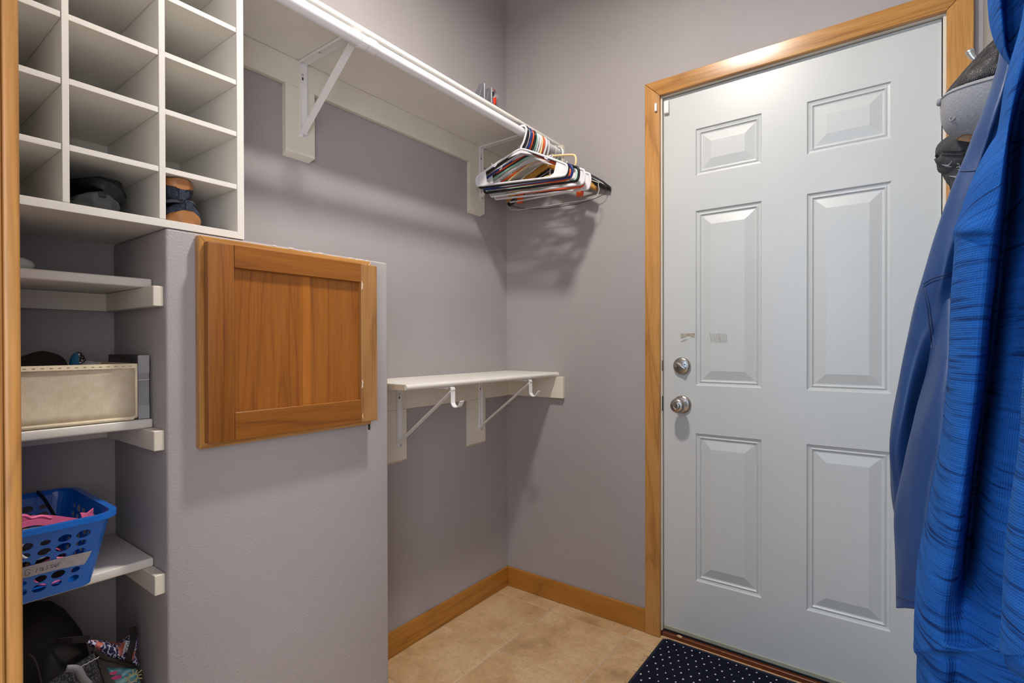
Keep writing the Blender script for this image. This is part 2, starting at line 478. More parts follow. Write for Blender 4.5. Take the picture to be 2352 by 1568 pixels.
for (ya, yb) in cols:
    for (za, zb) in rows:
        b = bmesh.new(); prev = None
        for o_, d_ in PROF:
            ring = [b.verts.new((DX + d_, y, z)) for y, z in ((ya + o_, za + o_), (yb - o_, za + o_), (yb - o_, zb - o_), (ya + o_, zb - o_))]
            if prev:
                for k in range(4): b.faces.new((prev[k], prev[(k + 1) % 4], ring[(k + 1) % 4], ring[k]))
            prev = ring
        b.faces.new(prev); bmesh.ops.recalc_face_normals(b, faces=b.faces)
        f0 = b.faces[-1] if False else None
        obj('panel', b, MAT_DOOR, door)
obj('door_sweep', bm_box(DX - .004, DX + .004, DY0 + .002, DY1 - .002, .0300, .0440, .0015), MAT_SWEEP, door)
# knob
KP = on(1568, 928, 'x', DX - .03); KY, KZ = -.8125, .889
kn = obj('knob', bm_lathe([(.0, 0), (.0335, 0), (.0335, .004), (.031, .008), (.026, .0105), (.0155, .013), (.0135, .022), (.0145, .030), (.0225, .036), (.0268, .044), (.0275, .052), (.0255, .060), (.020, .0645), (.013, .0655), (.012, .0645), (0, .0645)],
    (DX, KY, KZ), (-1, 0, 0), 40), MAT_NICKEL, door, smooth=True, angle=50, label='round brushed nickel knob')
obj('lock_button', bm_lathe([(.0095, 0), (.0095, .0025), (.0075, .003), (0, .003)], (DX - .0645, KY, KZ), (-1, 0, 0), 24), MAT_NICKEL, kn, smooth=True, angle=40)
obj('keyway', bm_box(DX - .0690, DX - .0674, KY - .0014, KY + .0014, KZ - .006, KZ + .006), MAT_DARKMET, kn)
obj('set_screw', bm_lathe([(.0030, 0), (.0030, .001), (0, .001)], (DX - .0088, KY + .0, KZ + .027), (-1, 0, 0), 12), MAT_DARKMET, kn)
DBY, DBZ = -.8115, 1.0325
db = obj('deadbolt', bm_lathe([(.0, 0), (.0325, 0), (.0325, .005), (.030, .010), (.026, .0125), (.0, .0135)], (DX, DBY, DBZ), (-1, 0, 0), 40), MAT_NICKEL, door, smooth=True, angle=50, label='round nickel deadbolt with thumb turn')
Rt = Matrix.Translation((DX - .012, DBY, DBZ)) @ Matrix.Rotation(math.radians(33), 4, 'X')
b = bm_box(-.014, 0, -.020, .020, -.0055, .0055, .0025, seg=2); obj('thumb_turn', xform(b, Rt), MAT_NICKEL, db, smooth=True, angle=40)
for s in (-1, 1):
    p = Rt @ Vector((.0, s * .008, -s * .012)); obj('screw', bm_lathe([(.0028, 0), (.0028, .002), (0, .0025)], (DX - .0125, p.y, p.z), (-1, 0, 0), 12), MAT_DARKMET, db)
# latch plates seen in the gap
obj('strike_plate', bm_box(.0, .004, JL - .0016, JL + .0012, KZ - .028, KZ + .028), MAT_DARKMET, jamb)
obj('strike_plate', bm_box(.0, .004, JL - .0016, JL + .0012, DBZ - .02, DBZ + .02), MAT_SILL, jamb)
# worn tape remains on the door
MAT_TAPE_OLD = plain('old_tape_residue', srgb(165, 158, 146), .6, var=.25, vscale=160)
tp = [on(x, y, 'x', DX - .0006) for x, y in ((1563, 766), (1596, 765), (1596, 776), (1590, 775), (1582, 771), (1564, 778))]
obj('tape_residue', bm_prism(tp, (.0005, 0, 0)), MAT_TAPE_OLD, door)
tp = [on(x, y, 'x', DX - .0006) for x, y in ((1562, 785), (1572, 779), (1581, 779), (1568, 785))]
obj('tape_residue', bm_prism(tp, (.0005, 0, 0)), MAT_TAPE_OLD, door)
for k, (xa, xb) in enumerate(((1631, 1638), (1641, 1647), (1650, 1654), (1657, 1668))):
    n = 3 if k != 3 else 5
    for q in range(n):
        xx = xa + (xb - xa) * q / (n - 1)
        pa, pb = on(xx, 765 + (k % 2), 'x', DX + .0004), on(xx + 2, 787, 'x', DX + .0004)
        obj('tape_streak', bm_tube([pa, (pa + pb) / 2, pb], .0006, 4), MAT_TAPE_OLD, door)

# near doorway jamb (oak) at the left edge of view
YJ = on(50, 800, 'x', -1.806).y
ntrim = thing('trim_4', (-1.88, YJ, 0), kind='structure', label='oak jamb and casing of the near doorway')
obj('jamb_board', bm_box(XNB, XN, YJ - .004, YJ + .016, .0005, 2.05, .002), MAT_NJ_Z, ntrim)
b = bm_box(XN, -1.806, YJ, YJ + .058, .0005, 2.10, .004, seg=3); obj('casing_board', b, MAT_NJ_Z, ntrim, smooth=True, angle=35)
b = bm_box(XNB - .014, XNB, YJ, YJ + .058, .0005, 2.10, .004, seg=3); obj('casing_board', b, MAT_NJ_Z, ntrim, smooth=True, angle=35)
obj('jamb_board', bm_box(XNB, XN, -1.62, YJ + .016, 2.05, 2.07, .002), MAT_OAK_Y, ntrim)
obj('jamb_board', bm_box(XNB, XN, -1.62, -1.602, .0005, 2.05, .002), MAT_NJ_Z, ntrim)

# ceiling lamp (out of frame; its reflection shows on the door casing)
MAT_GLOW, nt, bs = base_mat('lamp_glass_glow', .3)
bs.inputs['Emission Color'].default_value = (1.0, .93, .85, 1); bs.inputs['Emission Strength'].default_value = LAMP_STRENGTH
bs.inputs['Base Color'].default_value = (.9, .88, .84, 1)
lx, ly, lz = LAMP_POS
lamp = thing('ceiling_lamp', (lx, ly, ZC), 'round glass ceiling lamp above the middle of the closet', 'lamp')
obj('housing', bm_lathe([(0, 0), (.100, 0), (.104, -.010), (.098, -.120), (.092, -.132), (.080, -.132), (.080, -.126), (0, -.126)], (lx, ly, ZC), (0, 0, 1), 32), MAT_NICKEL, lamp, smooth=True, angle=40)  # opaque sides shaped to keep lamp light off the upper walls
obj('diffuser', bm_lathe([(0, -.1285), (.078, -.1285), (.078, -.1300), (0, -.1330)], (lx, ly, ZC), (0, 0, 1), 20), MAT_GLOW, lamp)

# ------------------------------------------------------------------ shoe cubby
CBX = [(-1.8195, -1.8060), (-1.6675, -1.6575), (-1.5205, -1.5095), (-1.3712, -1.3565)]   # upright panels
CB0, CB1 = ZH + .0008, 2.035
cub = thing('shoe_cubby', ((CBX[0][0] + CBX[3][1]) / 2, -.15, CB0), 'tall white shoe cubby with small square compartments standing on half wall', 'shelving')
obj('back_panel', bm_box(CBX[0][1], CBX[3][0], -.0045, -.0008, CB0, CB1), MAT_WHITE, cub)
for k, (a, c) in enumerate(CBX):
    obj('side_panel' if k in (0, 3) else 'divider', bm_box(a, c, -.2990, -.0050, CB0 + (.0155 if k in (1, 2) else 0), CB1, .0006), MAT_WHITE, cub)
obj('bottom_panel', bm_box(CBX[0][1], CBX[3][0], -.2990, -.0050, CB0, CB0 + .0150, .0006), MAT_WHITE, cub)
obj('top_panel', bm_box(CBX[0][0], CBX[3][1], -.2990, -.0008, CB1, CB1 + .016, .0006), MAT_WHITE, cub)
# shelf tops measured per column
levels = [[1.4610, 1.5740, 1.6880, 1.8020, 1.9160], [1.4625, 1.5775, 1.6890, 1.8030, 1.9170], [1.4635, 1.5785, 1.6905, 1.8045, 1.9185]]
for c in range(3):
    for z in levels[c]:
        obj('shelf', bm_box(CBX[c][1] + .0004, CBX[c + 1][0] - .0004, -.2975, -.0060, z - .0105, z, .0005), MAT_WHITE, cub)

# ------------------------------------------------------------------ niche shelves
NX0, NX1 = XN + .0006, XH0 - .0006
names_n = ['top white shelf of the niche with a pale round item on it', 'white niche shelf carrying the cream fabric bin', 'white niche shelf under the blue plastic basket', 'lowest white niche shelf under the dark bags and sneaker']
for (zt, lab) in zip((1.2480, .9635, .6800, .3960), names_n):
    s = thing('niche_shelf', ((NX0 + NX1) / 2, -.12, zt - .018), lab, 'shelf', 'white shelves in the niche')
    obj('board', bm_box(NX0, NX1 - .001, -.236, -.0006, zt - .0180, zt, .0035, seg=3), MAT_WHITE, s, smooth=True, angle=35)
    obj('side_cleat', bm_box(NX1 - .0185, NX1, -.2905, -.0195, zt - .0580, zt - .0185, .0012), MAT_TRIMW, s)
    obj('back_cleat', bm_box(NX0, NX1, -.0190, -.0006, zt - .0580, zt - .0185, .001), MAT_TRIMW, s)
    obj('side_cleat', bm_box(NX0, NX0 + .0185, -.2905, -.0195, zt - .0580, zt - .0185, .0012), MAT_TRIMW, s)

# ------------------------------------------------------------------ wooden access door on the half wall
yf = YH - .0006
acc = thing('access_door', (-1.245, yf, .90), 'square cherry wood cabinet door on the half wall', 'cabinet door')
FX0, FX1, FZ0, FZ1 = -1.4580, -1.0285, .9010, 1.3365
def frame_board(poly, mat): return obj('frame_board', bm_prism([(x, yf, z) for x, z in poly], (0, -.0185, 0), bev=.0015), mat, acc)
fw_ = .05
frame_board([(FX0, FZ0), (FX0 + fw_, FZ0 + fw_), (FX0 + fw_, FZ1 - fw_), (FX0, FZ1)], MAT_OAK_Z)
frame_board([(FX1, FZ0), (FX1, FZ1), (FX1 - fw_, FZ1 - fw_), (FX1 - fw_, FZ0 + fw_)], MAT_OAK_Z)
frame_board([(FX0, FZ0), (FX1, FZ0), (FX1 - fw_, FZ0 + fw_), (FX0 + fw_, FZ0 + fw_)], MAT_OAK_X)
frame_board([(FX0, FZ1), (FX0 + fw_, FZ1 - fw_), (FX1 - fw_, FZ1 - fw_), (FX1, FZ1)], MAT_OAK_X)
dyb, dyf = yf - .0200, yf - .0400
DXL, DXR, DZB, DZT = -1.4505, -1.0255, .9125, 1.3235
PL, PR, PB, PT = -1.3975, -1.0765, .9715, 1.2755
leaf = obj('door_panel', bm_box(PL - .006, PR + .006, dyf + .010, dyb, PB - .006, PT + .006), MAT_CH_PANEL, acc)
obj('stile', bm_box(DXL, PL, dyf, dyb, DZB, DZT, .003, seg=2), MAT_CH_Z, acc, smooth=True, angle=40)
obj('stile', bm_box(PR, DXR, dyf, dyb, DZB, DZT, .0015), MAT_CH_WORN, acc, label='bare worn right stile')
obj('rail', bm_box(PL + .0003, PR - .0003, dyf, dyb, PT, DZT, .0012), MAT_CH_X, acc)
obj('rail', bm_box(PL + .0003, PR - .0003, dyf, dyb, DZB, PB, .0012), MAT_CH_X, acc)
obj('panel_seam', bm_box(-1.2375, -1.2175, dyf + .0092, dyf + .0100, PB, PT), wood('cherry_light_streak', axis='z', fig=9, dark=srgb(150, 88, 24), mid=srgb(166, 100, 32), light=srgb(176, 112, 42)), leaf)
for z in (1.00, 1.255):
    obj('wood_chip', bm_prism([(PR - .0005, dyf - .0004, z), (PR + .004, dyf - .0004, z + .004), (PR + .005, dyf - .0004, z + .018), (PR + .0005, dyf - .0004, z + .024)], (0, .0003, 0)), MAT_PBOARD, acc)
obj('wood_chip', bm_prism([(PR + .001, dyf - .0005, .926), (PR + .005, dyf - .0005, .921), (PR + .003, dyf - .0005, .938)], (0, .0004, 0)), plain('yellow_sliver', srgb(225, 195, 120), .7), acc)
obj('catch', bm_box(-1.0305, -1.0280, yf - .012, yf - .006, .884, .9005), MAT_DARKMET, acc)

# ------------------------------------------------------------------ wall shelves with cleats
MAT_SHELF = plain('shelf_white_board', (.76, .74, .69), .4, var=.03, vscale=7, bmp=.05, bscale=80)
def nose_board(x0, x1, yfront, z0, z1):
    r = (z1 - z0) / 2; prof = [(-.0008, z0), (-.0008, z1)]
    prof += [(yfront + r - r * math.sin(a), z0 + r + r * math.cos(a)) for a in [k * math.pi / 10 for k in range(0, 11)]]
    return bm_prism([(x0, y, z) for y, z in prof], (x1 - x0, 0, 0))
US_T, US_B = 1.9820, 1.9640
ush = thing('closet_shelf', (-.68, -.15, US_B), 'long white upper closet shelf with rounded front edge', 'shelf')
obj('board', nose_board(CBX[3][1] + .0006, -.0006, -.2885, US_B, US_T), MAT_SHELF, ush, smooth=True, angle=35)
obj('back_cleat', bm_box(CBX[3][1] + .0006, -.0200, -.0185, -.0006, 1.8815, US_B - .0004, .0012), MAT_TRIMW, ush)
obj('side_cleat', bm_box(-.0190, -.0006, -.3125, -.0008, 1.8700, US_B - .0004, .0012), MAT_TRIMW, ush)
def block(xa, xb, za, zb, par, mat=MAT_TRIMW):
    ch = .012
    b = bm_prism([(xa, -.0006, za), (xb, -.0006, za), (xb, -.0006, zb), (xa, -.0006, zb)], (0, -.0179, 0))
    for v in b.verts:
        if v.co.y < -.01 and v.co.z < za + 1e-4: v.co.z += ch
    for v in b.verts:
        if v.co.z < za + ch + 1e-4 and v.co.x > xb - 1e-4: v.co.x -= .010 if v.co.z < za + 1e-4 else 0
    bmesh.ops.recalc_face_normals(b, faces=b.faces)
    return obj('backing_block', b, mat, par)
block(-1.0965, -1.0015, 1.6720, 1.8810, ush); block(-.2775, -.1825, 1.6700, 1.8810, ush)
LS_T, LS_B = .9945, .9765
lsh = thing('closet_shelf', (-.44, -.15, LS_B), 'short white lower shelf with hooks under it in the corner', 'shelf')
obj('board', nose_board(-.8700, -.0006, -.2830, LS_B, LS_T), MAT_SHELF, lsh, smooth=True, angle=35)
obj('cut_end', bm_box(-.8712, -.8701, -.2745, -.001, LS_B + .0008, LS_T - .0015), MAT_PBOARD, lsh, label='bare particle board end')
obj('back_cleat', bm_box(-.9400, -.0200, -.0185, -.0006, .8810, LS_B - .0004, .0012), MAT_TRIMW, lsh)
obj('side_cleat', bm_box(-.0190, -.0006, -.3115, -.0008, .8835, LS_B - .0004, .0012), MAT_TRIMW, lsh)
block(-.7350, -.6335, .6860, .8805, lsh); block(-.2865, -.1810, .6840, .8805, lsh)

# ------------------------------------------------------------------ shelf brackets
def bracket(x, zb, label, hook=True, up=False, w=.0105):
    t = thing('shelf_bracket', (x, -.02, zb - .22), label, 'bracket', 'white metal shelf brackets')
    yb = -.0190
    # channel shaped arms: web plus two small flanges
    b = bm_box(x - w, x + w, yb - .0020, yb, zb - .2290, zb - .0010, .0006)
    bm_box(x - w, x - w + .0016, yb - .0080, yb - .0018, zb - .2180, zb - .0015, bm=b); bm_box(x + w - .0016, x + w, yb - .0080, yb - .0018, zb - .2180, zb - .0015, bm=b)
    obj('upright_arm', b, MAT_METALW, t)
    b = bm_box(x - w, x + w, -.2780, yb - .0022, zb - .0028, zb - .0008, .0006)
    bm_box(x - w, x - w + .0016, -.2700, yb - .0082, zb - .0090, zb - .0026, bm=b); bm_box(x + w - .0016, x + w, -.2700, yb - .0082, zb - .0090, zb - .0026, bm=b)
    obj('shelf_arm', b, MAT_METALW, t)
    p0 = Vector((x, yb - .0045, zb - .2260)); p1 = Vector((x, yb - .0105, zb - .2080)); p2 = Vector((x, -.2600, zb - .0300)); p3 = Vector((x, -.2790, zb - .0120))
    obj('brace', bm_tube(catmull([p0, p1, p2, p3], 4), 0, flat=(w * .82, .0022, (1, 0, 0))), MAT_METALW, t)
    yh = -.2815
    path = [(x, yh + .004, zb - .0035), (x, yh - .0005, zb - .006), (x, yh - .001, zb - .020), (x, yh - .001, zb - .048)]
    cy, cz, R = -.3000, zb - .0480 if up is False else zb - .0360, .0185
    if up: path = path[:2] + [(x, yh - .001, cz)]
    path += [(x, cy + R * math.cos(a), cz - R * math.sin(a) * 1.05) for a in [math.radians(d) for d in range(15, 166, 15)]]
    if not up: path += [(x, cy - R - .004, cz + .002)]
    obj('rod_hook', bm_tube(path, 0, flat=(w * .9, .0013, (1, 0, 0))), MAT_METALW, t)
    for z in (zb - .2230, zb - .0400):
        obj('screw', bm_lathe([(.0042, 0), (.0042, .0012), (.002, .0024), (0, .0024)], (x, yb - .0020 - (.006 if z < zb - .2 else 0), z), (0, -1, 0), 12), MAT_SCREW, t, smooth=True, angle=40)
    obj('key_slot', bm_box(x - .0022, x + .0022, yb - .0032, yb - .0020, zb - .0560, zb - .0480), MAT_DARKMET, t)
    obj('screw', bm_lathe([(.004, 0), (.004, .0012), (0, .002)], (x, -.11, zb - .0030), (0, 0, -1), 12), MAT_SCREW, t, smooth=True, angle=40)
    return t
bracket(-1.0430, US_B, 'white metal bracket under middle of upper shelf, no hangers beside it', up=True, w=.0120)
bracket(-.2100, US_B, 'white metal bracket of upper shelf partly hidden behind the hangers', up=True)
bracket(-.6700, LS_B, 'white hook bracket under lower shelf nearest the half wall')
bracket(-.2180, LS_B, 'white hook bracket under lower shelf nearest the corner')

# ------------------------------------------------------------------ closet rod (telescoping)
ROD_Y, ROD_Z = -.3000, 1.9280
MAT_ROD = plain('white_rod_enamel', (.80, .81, .84), .22, var=.01)
rod = thing('closet_rod', (-.68, ROD_Y, ROD_Z), 'white telescoping clothes rod hung under the upper shelf', 'rod')
def cyl_x(xa, xb, r, seg=28): return bm_lathe([(0, 0), (r, 0), (r, xb - xa), (0, xb - xa)], (xa, ROD_Y, ROD_Z), (1, 0, 0), seg)
obj('outer_tube', cyl_x(CBX[3][1] + .001, -1.004, .0172), MAT_ROD, rod, smooth=True, angle=40)
obj('inner_tube', cyl_x(-1.004, -.0200, .0158), MAT_ROD, rod, smooth=True, angle=40)
obj('collar', bm_lathe([(.0158, 0), (.0185, .0008), (.0190, .012), (.0185, .024), (.0158, .0248)], (-1.024, ROD_Y, ROD_Z), (1, 0, 0), 28), MAT_METALW, rod, smooth=True, angle=40)
obj('end_cup', bm_lathe([(.0168, 0), (.0225, .001), (.0225, .006), (0, .006)], (-.0265, ROD_Y, ROD_Z), (1, 0, 0), 24), MAT_METALW, rod, smooth=True, angle=40)

# ------------------------------------------------------------------ door contact sensor
MAT_PLAST = plain('white_plastic', (.80, .79, .77), .45, var=.02)
sn = thing('door_sensor', (DX - .006, -.7535, 1.985), 'larger white sensor box at the top left corner of door', 'sensor')
obj('case', bm_box(DX - .0125, DX - .0005, -.7640, -.7455, 1.9850, 2.0330, .002, seg=2), MAT_PLAST, sn, smooth=True, angle=40)
obj('battery_cover', bm_box(DX - .0135, DX - .0125, -.7625, -.7470, 1.9870, 2.0100, .0004), MAT_PLAST, sn)
ob = bm_box(-.0250, -.0165, -.7275, -.7185, 1.9930, 2.0230, .002, seg=2)
obj('sensor_magnet', ob, MAT_PLAST, None, smooth=True, angle=40, origin=(-.018, -.723, 1.993), label='small white sensor magnet on oak casing beside the door', cat='sensor')

# ------------------------------------------------------------------ door mat
def mat_fabric():
    m, nt, bs = base_mat('navy_loop_carpet', .95, 0, .1)
    v = tex_coord(nt)
    n = noise_node(nt, v, 420, 3, .7)
    nt.links.new(ramp(nt, n, [(.3, (.004, .005, .012)), (.62, (.012, .015, .035)), (.8, (.05, .055, .08))]), bs.inputs['Base Color'])
    bump(nt, bs, n, .9, .003)
    return m
MAT_MAT = mat_fabric(); MAT_MATB = plain('navy_mat_binding', (.006, .009, .025), .8, bmp=.5, bscale=500)
MX0, MX1, MY0, MY1 = -.500, -.0170, -1.500, -.7500
dm = thing('door_mat', ((MX0 + MX1) / 2, (MY0 + MY1) / 2, 0), 'navy door mat with small white flecks before the door', 'mat')
obj('carpet', bm_box(MX0 + .006, MX1 - .006, MY0 + .006, MY1 - .006, .0008, .0085, .001), MAT_MAT, dm)
rad = .0052
cs = [(MX0 + rad, MY0 + rad, .006), (MX1 - rad, MY0 + rad, .006), (MX1 - rad, MY1 - rad, .006), (MX0 + rad, MY1 - rad, .006)]
b = bmesh.new()
lp = []
for k in range(4):
    A, B2 = Vector(cs[k]), Vector(cs[(k + 1) % 4])
    lp += [A.lerp(B2, t) for t in (.02, .25, .5, .75, .98)]
bm_tube(lp, rad, 8, closed=True, bm=b); obj('binding', b, MAT_MATB, dm, smooth=True)
random.seed(4)
fb = bmesh.new(); cnt = 0
for i in range(17):
    for j in range(26):
        x = MX1 - .022 - i * .0300 + random.uniform(-.003, .003); y = MY1 - .018 - j * .0310 - (i % 2) * .0155 + random.uniform(-.003, .003)
        if x < MX0 + .012 or y < MY0 + .012: continue
        a = random.uniform(0, 3); s = random.uniform(.0025, .0035)
        bm_box(x - s, x + s, y - s * .8, y + s * .8, .0080, .0096, .0008, bm=fb)
obj('white_flecks', fb, plain('white_fleck_yarn', (.62, .62, .66), .9), dm, kind='stuff')
fz = bmesh.new()
for k in range(16):
    x = MX1 - random.uniform(.05, .42); p = Vector((x, MY1 - .001, .008))
    d = Vector((random.uniform(-.01, .01), random.uniform(.004, .016), random.uniform(-.004, .004)))
    bm_tube(catmull([p, p + d * .5 + Vector((.003, 0, .003)), p + d], 3), .0004, 4, bm=fz)
obj('loose_threads', fz, MAT_MATB, dm, kind='stuff')

# ------------------------------------------------------------------ hangers
HC = {'white': plain('hanger_white', (.78, .78, .82), .3), 'black': plain('hanger_black', (.010, .010, .012), .28), 'navy': plain('hanger_navy', (.012, .03, .16), .3),
      'orange': plain('hanger_orange', (.75, .10, .02), .35), 'mint': plain('hanger_mint', (.33, .70, .56), .35), 'cream': plain('hanger_cream', (.78, .62, .33), .35),
      'clear': plain('hanger_milky', (.66, .68, .70), .2), 'wire': plain('hanger_wire_white', (.74, .72, .68), .35), 'bwire': plain('hanger_wire_black', (.012, .012, .012), .4),
      'wood': plain('hanger_amber_wood', (.50, .24, .03), .35), 'steel': plain('hanger_steel', (.55, .55, .55), .25, metal=1.0), 'blue': plain('hanger_blue', (.02, .08, .45), .3), 'yellow': plain('size_marker_yellow', (.85, .55, .02), .4)}
def hook_path(R, neck=-.068, lean=0.0):
    p = [(0, -R * math.cos(a), R * math.sin(a)) for a in [math.radians(d) for d in (165, 140, 115, 90, 65, 40, 15, -5)]]
    p += [(0, -R * .92, -R * .75), (0, -R * .55, neck * .62), (0, -R * .12, neck * .85), (0, 0, neck)]
    return p
def frame_path(hw, zn, ze, zb, er=.018, sag=0.0):
    """closed outline of a hanger body: half width, neck z, shoulder end z, bar z"""
    half = [(0, 0, zn), (0, .028, zn - .006), (0, hw * .5, (zn + ze) / 2 + .004), (0, hw - er, ze + .008), (0, hw - .003, ze - .002), (0, hw, (ze + zb) / 2), (0, hw - .006, zb + .003), (0, hw - er * 1.4, zb), (0, hw * .5, zb - sag * .7), (0, 0, zb - sag)]
    other = [(0, -p[1], p[2]) for p in half[1:-1]][::-1]
    return half + other
def hanger(kind, col, x, yaw=0.0, roll=0.0, label='', dy=0.0, dz=0.0, hw=.205, extra=None, r=.0042, zn=-.068, ze=-.150, zb=-.188, col2=None, sag=0.0, slump=0.0):
    t = thing('clothes_hanger', (x, ROD_Y, ROD_Z), label, 'hanger', 'clothes hangers on the rod')
    rr = r if kind not in ('wire', 'clip', 'wood', 'coat') else .0013
    R = .0162 + max(rr, .0012) + .0006
    M = Matrix.Translation((x, ROD_Y + dy, ROD_Z + dz)) @ Matrix.Rotation(math.radians(yaw), 4, 'Z') @ Matrix.Rotation(math.radians(roll), 4, 'X') @ Matrix.Rotation(math.radians(slump), 4, 'Y')
    m = HC[col]; mh = m if kind in ('tube', 'mold', 'wire') else HC['steel']
    obj('hook', xform(bm_tube(catmull(hook_path(R, zn), 3), rr, 8), M), mh, t, smooth=True)
    if kind in ('tube', 'mold'):
        path = catmull(frame_path(hw, zn, ze, zb, sag=sag), 3, closed=True)
        obj('frame', xform(bm_tube(path, r, 8, closed=True), M), m, t, smooth=True)
        if kind == 'mold':
            for s in (-1, 1):
                poly = [(-.0012, s * (hw - .004), ze - .004), (-.0012, s * (hw - .002), (ze + zb) / 2), (-.0012, s * (hw - .008), zb + .002), (-.0012, s * (hw - .075), zb + .002), (-.0012, s * (hw - .055), zb + .014), (-.0012, s * (hw - .046), ze + .018), (-.0012, s * (hw - .030), ze + .010)]
                obj('web', xform(bm_prism(poly, (.0024, 0, 0)), M), m, t)
            obj('gusset', xform(bm_prism([(-.0012, 0, zn + .004), (-.0012, .058, zn - .026), (-.0012, 0, zn - .013), (-.0012, -.058, zn - .026)], (.0024, 0, 0)), M), m, t)
            for s in (-1, 1):
                q = s * hw * .60; zq = zn + (ze - zn) * .60 + .004
                obj('strap_notch', xform(bm_tube(catmull([(0, q - s * .018, zq + .006), (0, q - s * .006, zq - .006), (0, q + s * .006, zq + .001), (0, q + s * .010, zq + .008)], 3), .003, 6), M), m, t, smooth=True)
        elif extra == 'notch':
            for s in (-1, 1):
                q = s * hw * .55; zq = zn + (ze - zn) * .55 + .006
                obj('strap_notch', xform(bm_tube([(0, q, zq - .004), (0, q, zq + .008), (0, q + s * .004, zq + .010)], .0022, 6), M), m, t)
    elif kind == 'wire':
        path = [(0, 0, zn), (0, .006, zn - .008), (0, hw * .5, (zn + ze) / 2), (0, hw - .004, ze + .003), (0, hw, ze - .004), (0, hw - .004, zb + .002), (0, hw * .45, zb - sag), (0, -hw * .45, zb - sag), (0, -hw + .004, zb + .002), (0, -hw, ze - .004), (0, -hw + .004, ze + .003), (0, -hw * .5, (zn + ze) / 2), (0, -.006, zn - .008)]
        obj('frame', xform(bm_tube(catmull(path, 2, closed=True), .0013, 6, closed=True), M), m, t, smooth=True)
        obj('twist', xform(bm_tube([(0, .0015 * math.cos(a), zn + .018 - a * .0012) for a in [k * .9 for k in range(22)]], .0016, 5), M), m, t)
    elif kind == 'clip':
        obj('bar', xform(bm_tube([(0, -hw, zb + .03), (0, 0, zb + .034), (0, hw, zb + .03)], .0035, 8), M), m, t, smooth=True)
        obj('stem', xform(bm_tube([(0, 0, zn + .004), (0, 0, zb + .034)], .003, 6), M), m, t)
        for s in (-1, 1):
            c = bm_box(-.007, .007, s * hw * .86 - .014, s * hw * .86 + .014, zb - .022, zb + .036, .003)
            obj('clip', xform(c, M), HC[col2 or col], t)
    elif kind in ('wood', 'coat'):
        for s in (-1, 1):
            rings = []
            for k in range(9):
                q = k / 8; y = s * (.004 + q * (hw - .004)); z = zn - .006 - (.115 * q ** 1.35); th = .006 + .012 * q; hh = .010 + .006 * math.sin(q * 3.0) + (.004 if q < .9 else -.002)
                xo = .020 * q * q
                rings.append([(xo + th * math.cos(a), y, z + hh * math.sin(a)) for a in [j * math.pi / 5 for j in range(10)]])
            obj('shoulder_arm', xform(bm_loft(rings), M), m, t, smooth=True)
        obj('trouser_bar', xform(bm_tube([(.004, -hw * .9, zb + .022), (.004, hw * .9, zb + .022)], .004, 8), M), HC[col2 or col], t)
    if extra == 'sizer': obj('size_marker', xform(bm_lathe([(.009, -.006), (.009, .006), (.004, .006), (.004, -.006), (.009, -.006)], (0, 0, zn + .004), (0, 0, 1), 14), M), HC['yellow'], t)
    return t
hanger('mold', 'white', -.3050, 1, 5, 'front white molded hanger with notches, nearest of the bunch', dy=-.004, hw=.212, r=.0040)
hanger('tube', 'black', -.2900, 1, 4, 'thick black plastic hanger right behind the front white one', hw=.208, r=.0056)
hanger('mold', 'white', -.2775, -2, 4, 'white molded hanger between black and navy hangers', hw=.206, r=.0036)
hanger('tube', 'navy', -.2650, 3, 3, 'glossy navy plastic hanger behind the black one', hw=.205, r=.0050, extra='notch')
hanger('tube', 'orange', -.2520, 0, 5, 'bright orange plastic hanger beside the navy one', hw=.200, r=.0044, extra='notch')
hanger('tube', 'black', -.2395, 4, 3, 'black plastic hanger whose thick bar runs low across the bunch', hw=.216, r=.0052, zb=-.196)
hanger('tube', 'mint', -.2270, 1, 4, 'mint green plastic hanger in the bunch', hw=.212, r=.0042, extra='notch')
hanger('tube', 'clear', -.2140, -3, 3, 'milky white tubular hanger next to the mint one', hw=.205, r=.0042)
hanger('mold', 'white', -.2010, 5, 2, 'white molded hanger behind the mint one', hw=.214, r=.0044, zb=-.200)
hanger('tube', 'cream', -.1880, -4, -5, 'cream yellow plastic hanger tilted up above the others', hw=.170, r=.0044, ze=-.115, zb=-.155)
hanger('tube', 'orange', -.1740, 4, 4, 'orange plastic hanger behind the cream one', hw=.206, r=.0040, ze=-.155, zb=-.196)
hanger('mold', 'white', -.1600, 6, 3, 'last white molded hanger before the gap on the rod', hw=.218, r=.0046, zb=-.205)
hanger('tube', 'clear', -.1310, -8, 4, 'milky hanger with a yellow size marker standing alone on rod', hw=.200, r=.0034, extra='sizer', zb=-.206)
hanger('wood', 'wood', -.1060, 6, 2, 'amber wooden hanger among the wire hangers', hw=.205, col2='steel')
hanger('clip', 'clear', -.0900, 4, 3, 'clear trouser hanger with orange clips', hw=.165, col2='orange', zb=-.190)
hanger('wire', 'wire', -.0760, -3, 3, 'white wire hanger hanging lowest of the bunch', hw=.225, zn=-.075, ze=-.170, zb=-.226, sag=.004)
hanger('coat', 'black', -.0560, 7, 0, 'black coat hanger with broad curved shoulders nearest the wall', hw=.235, col2='black')
hanger('wire', 'bwire', -.0400, 4, 2, 'black wire hanger with a sagging bar by the wall', hw=.222, zn=-.078, ze=-.165, zb=-.205, sag=.024)

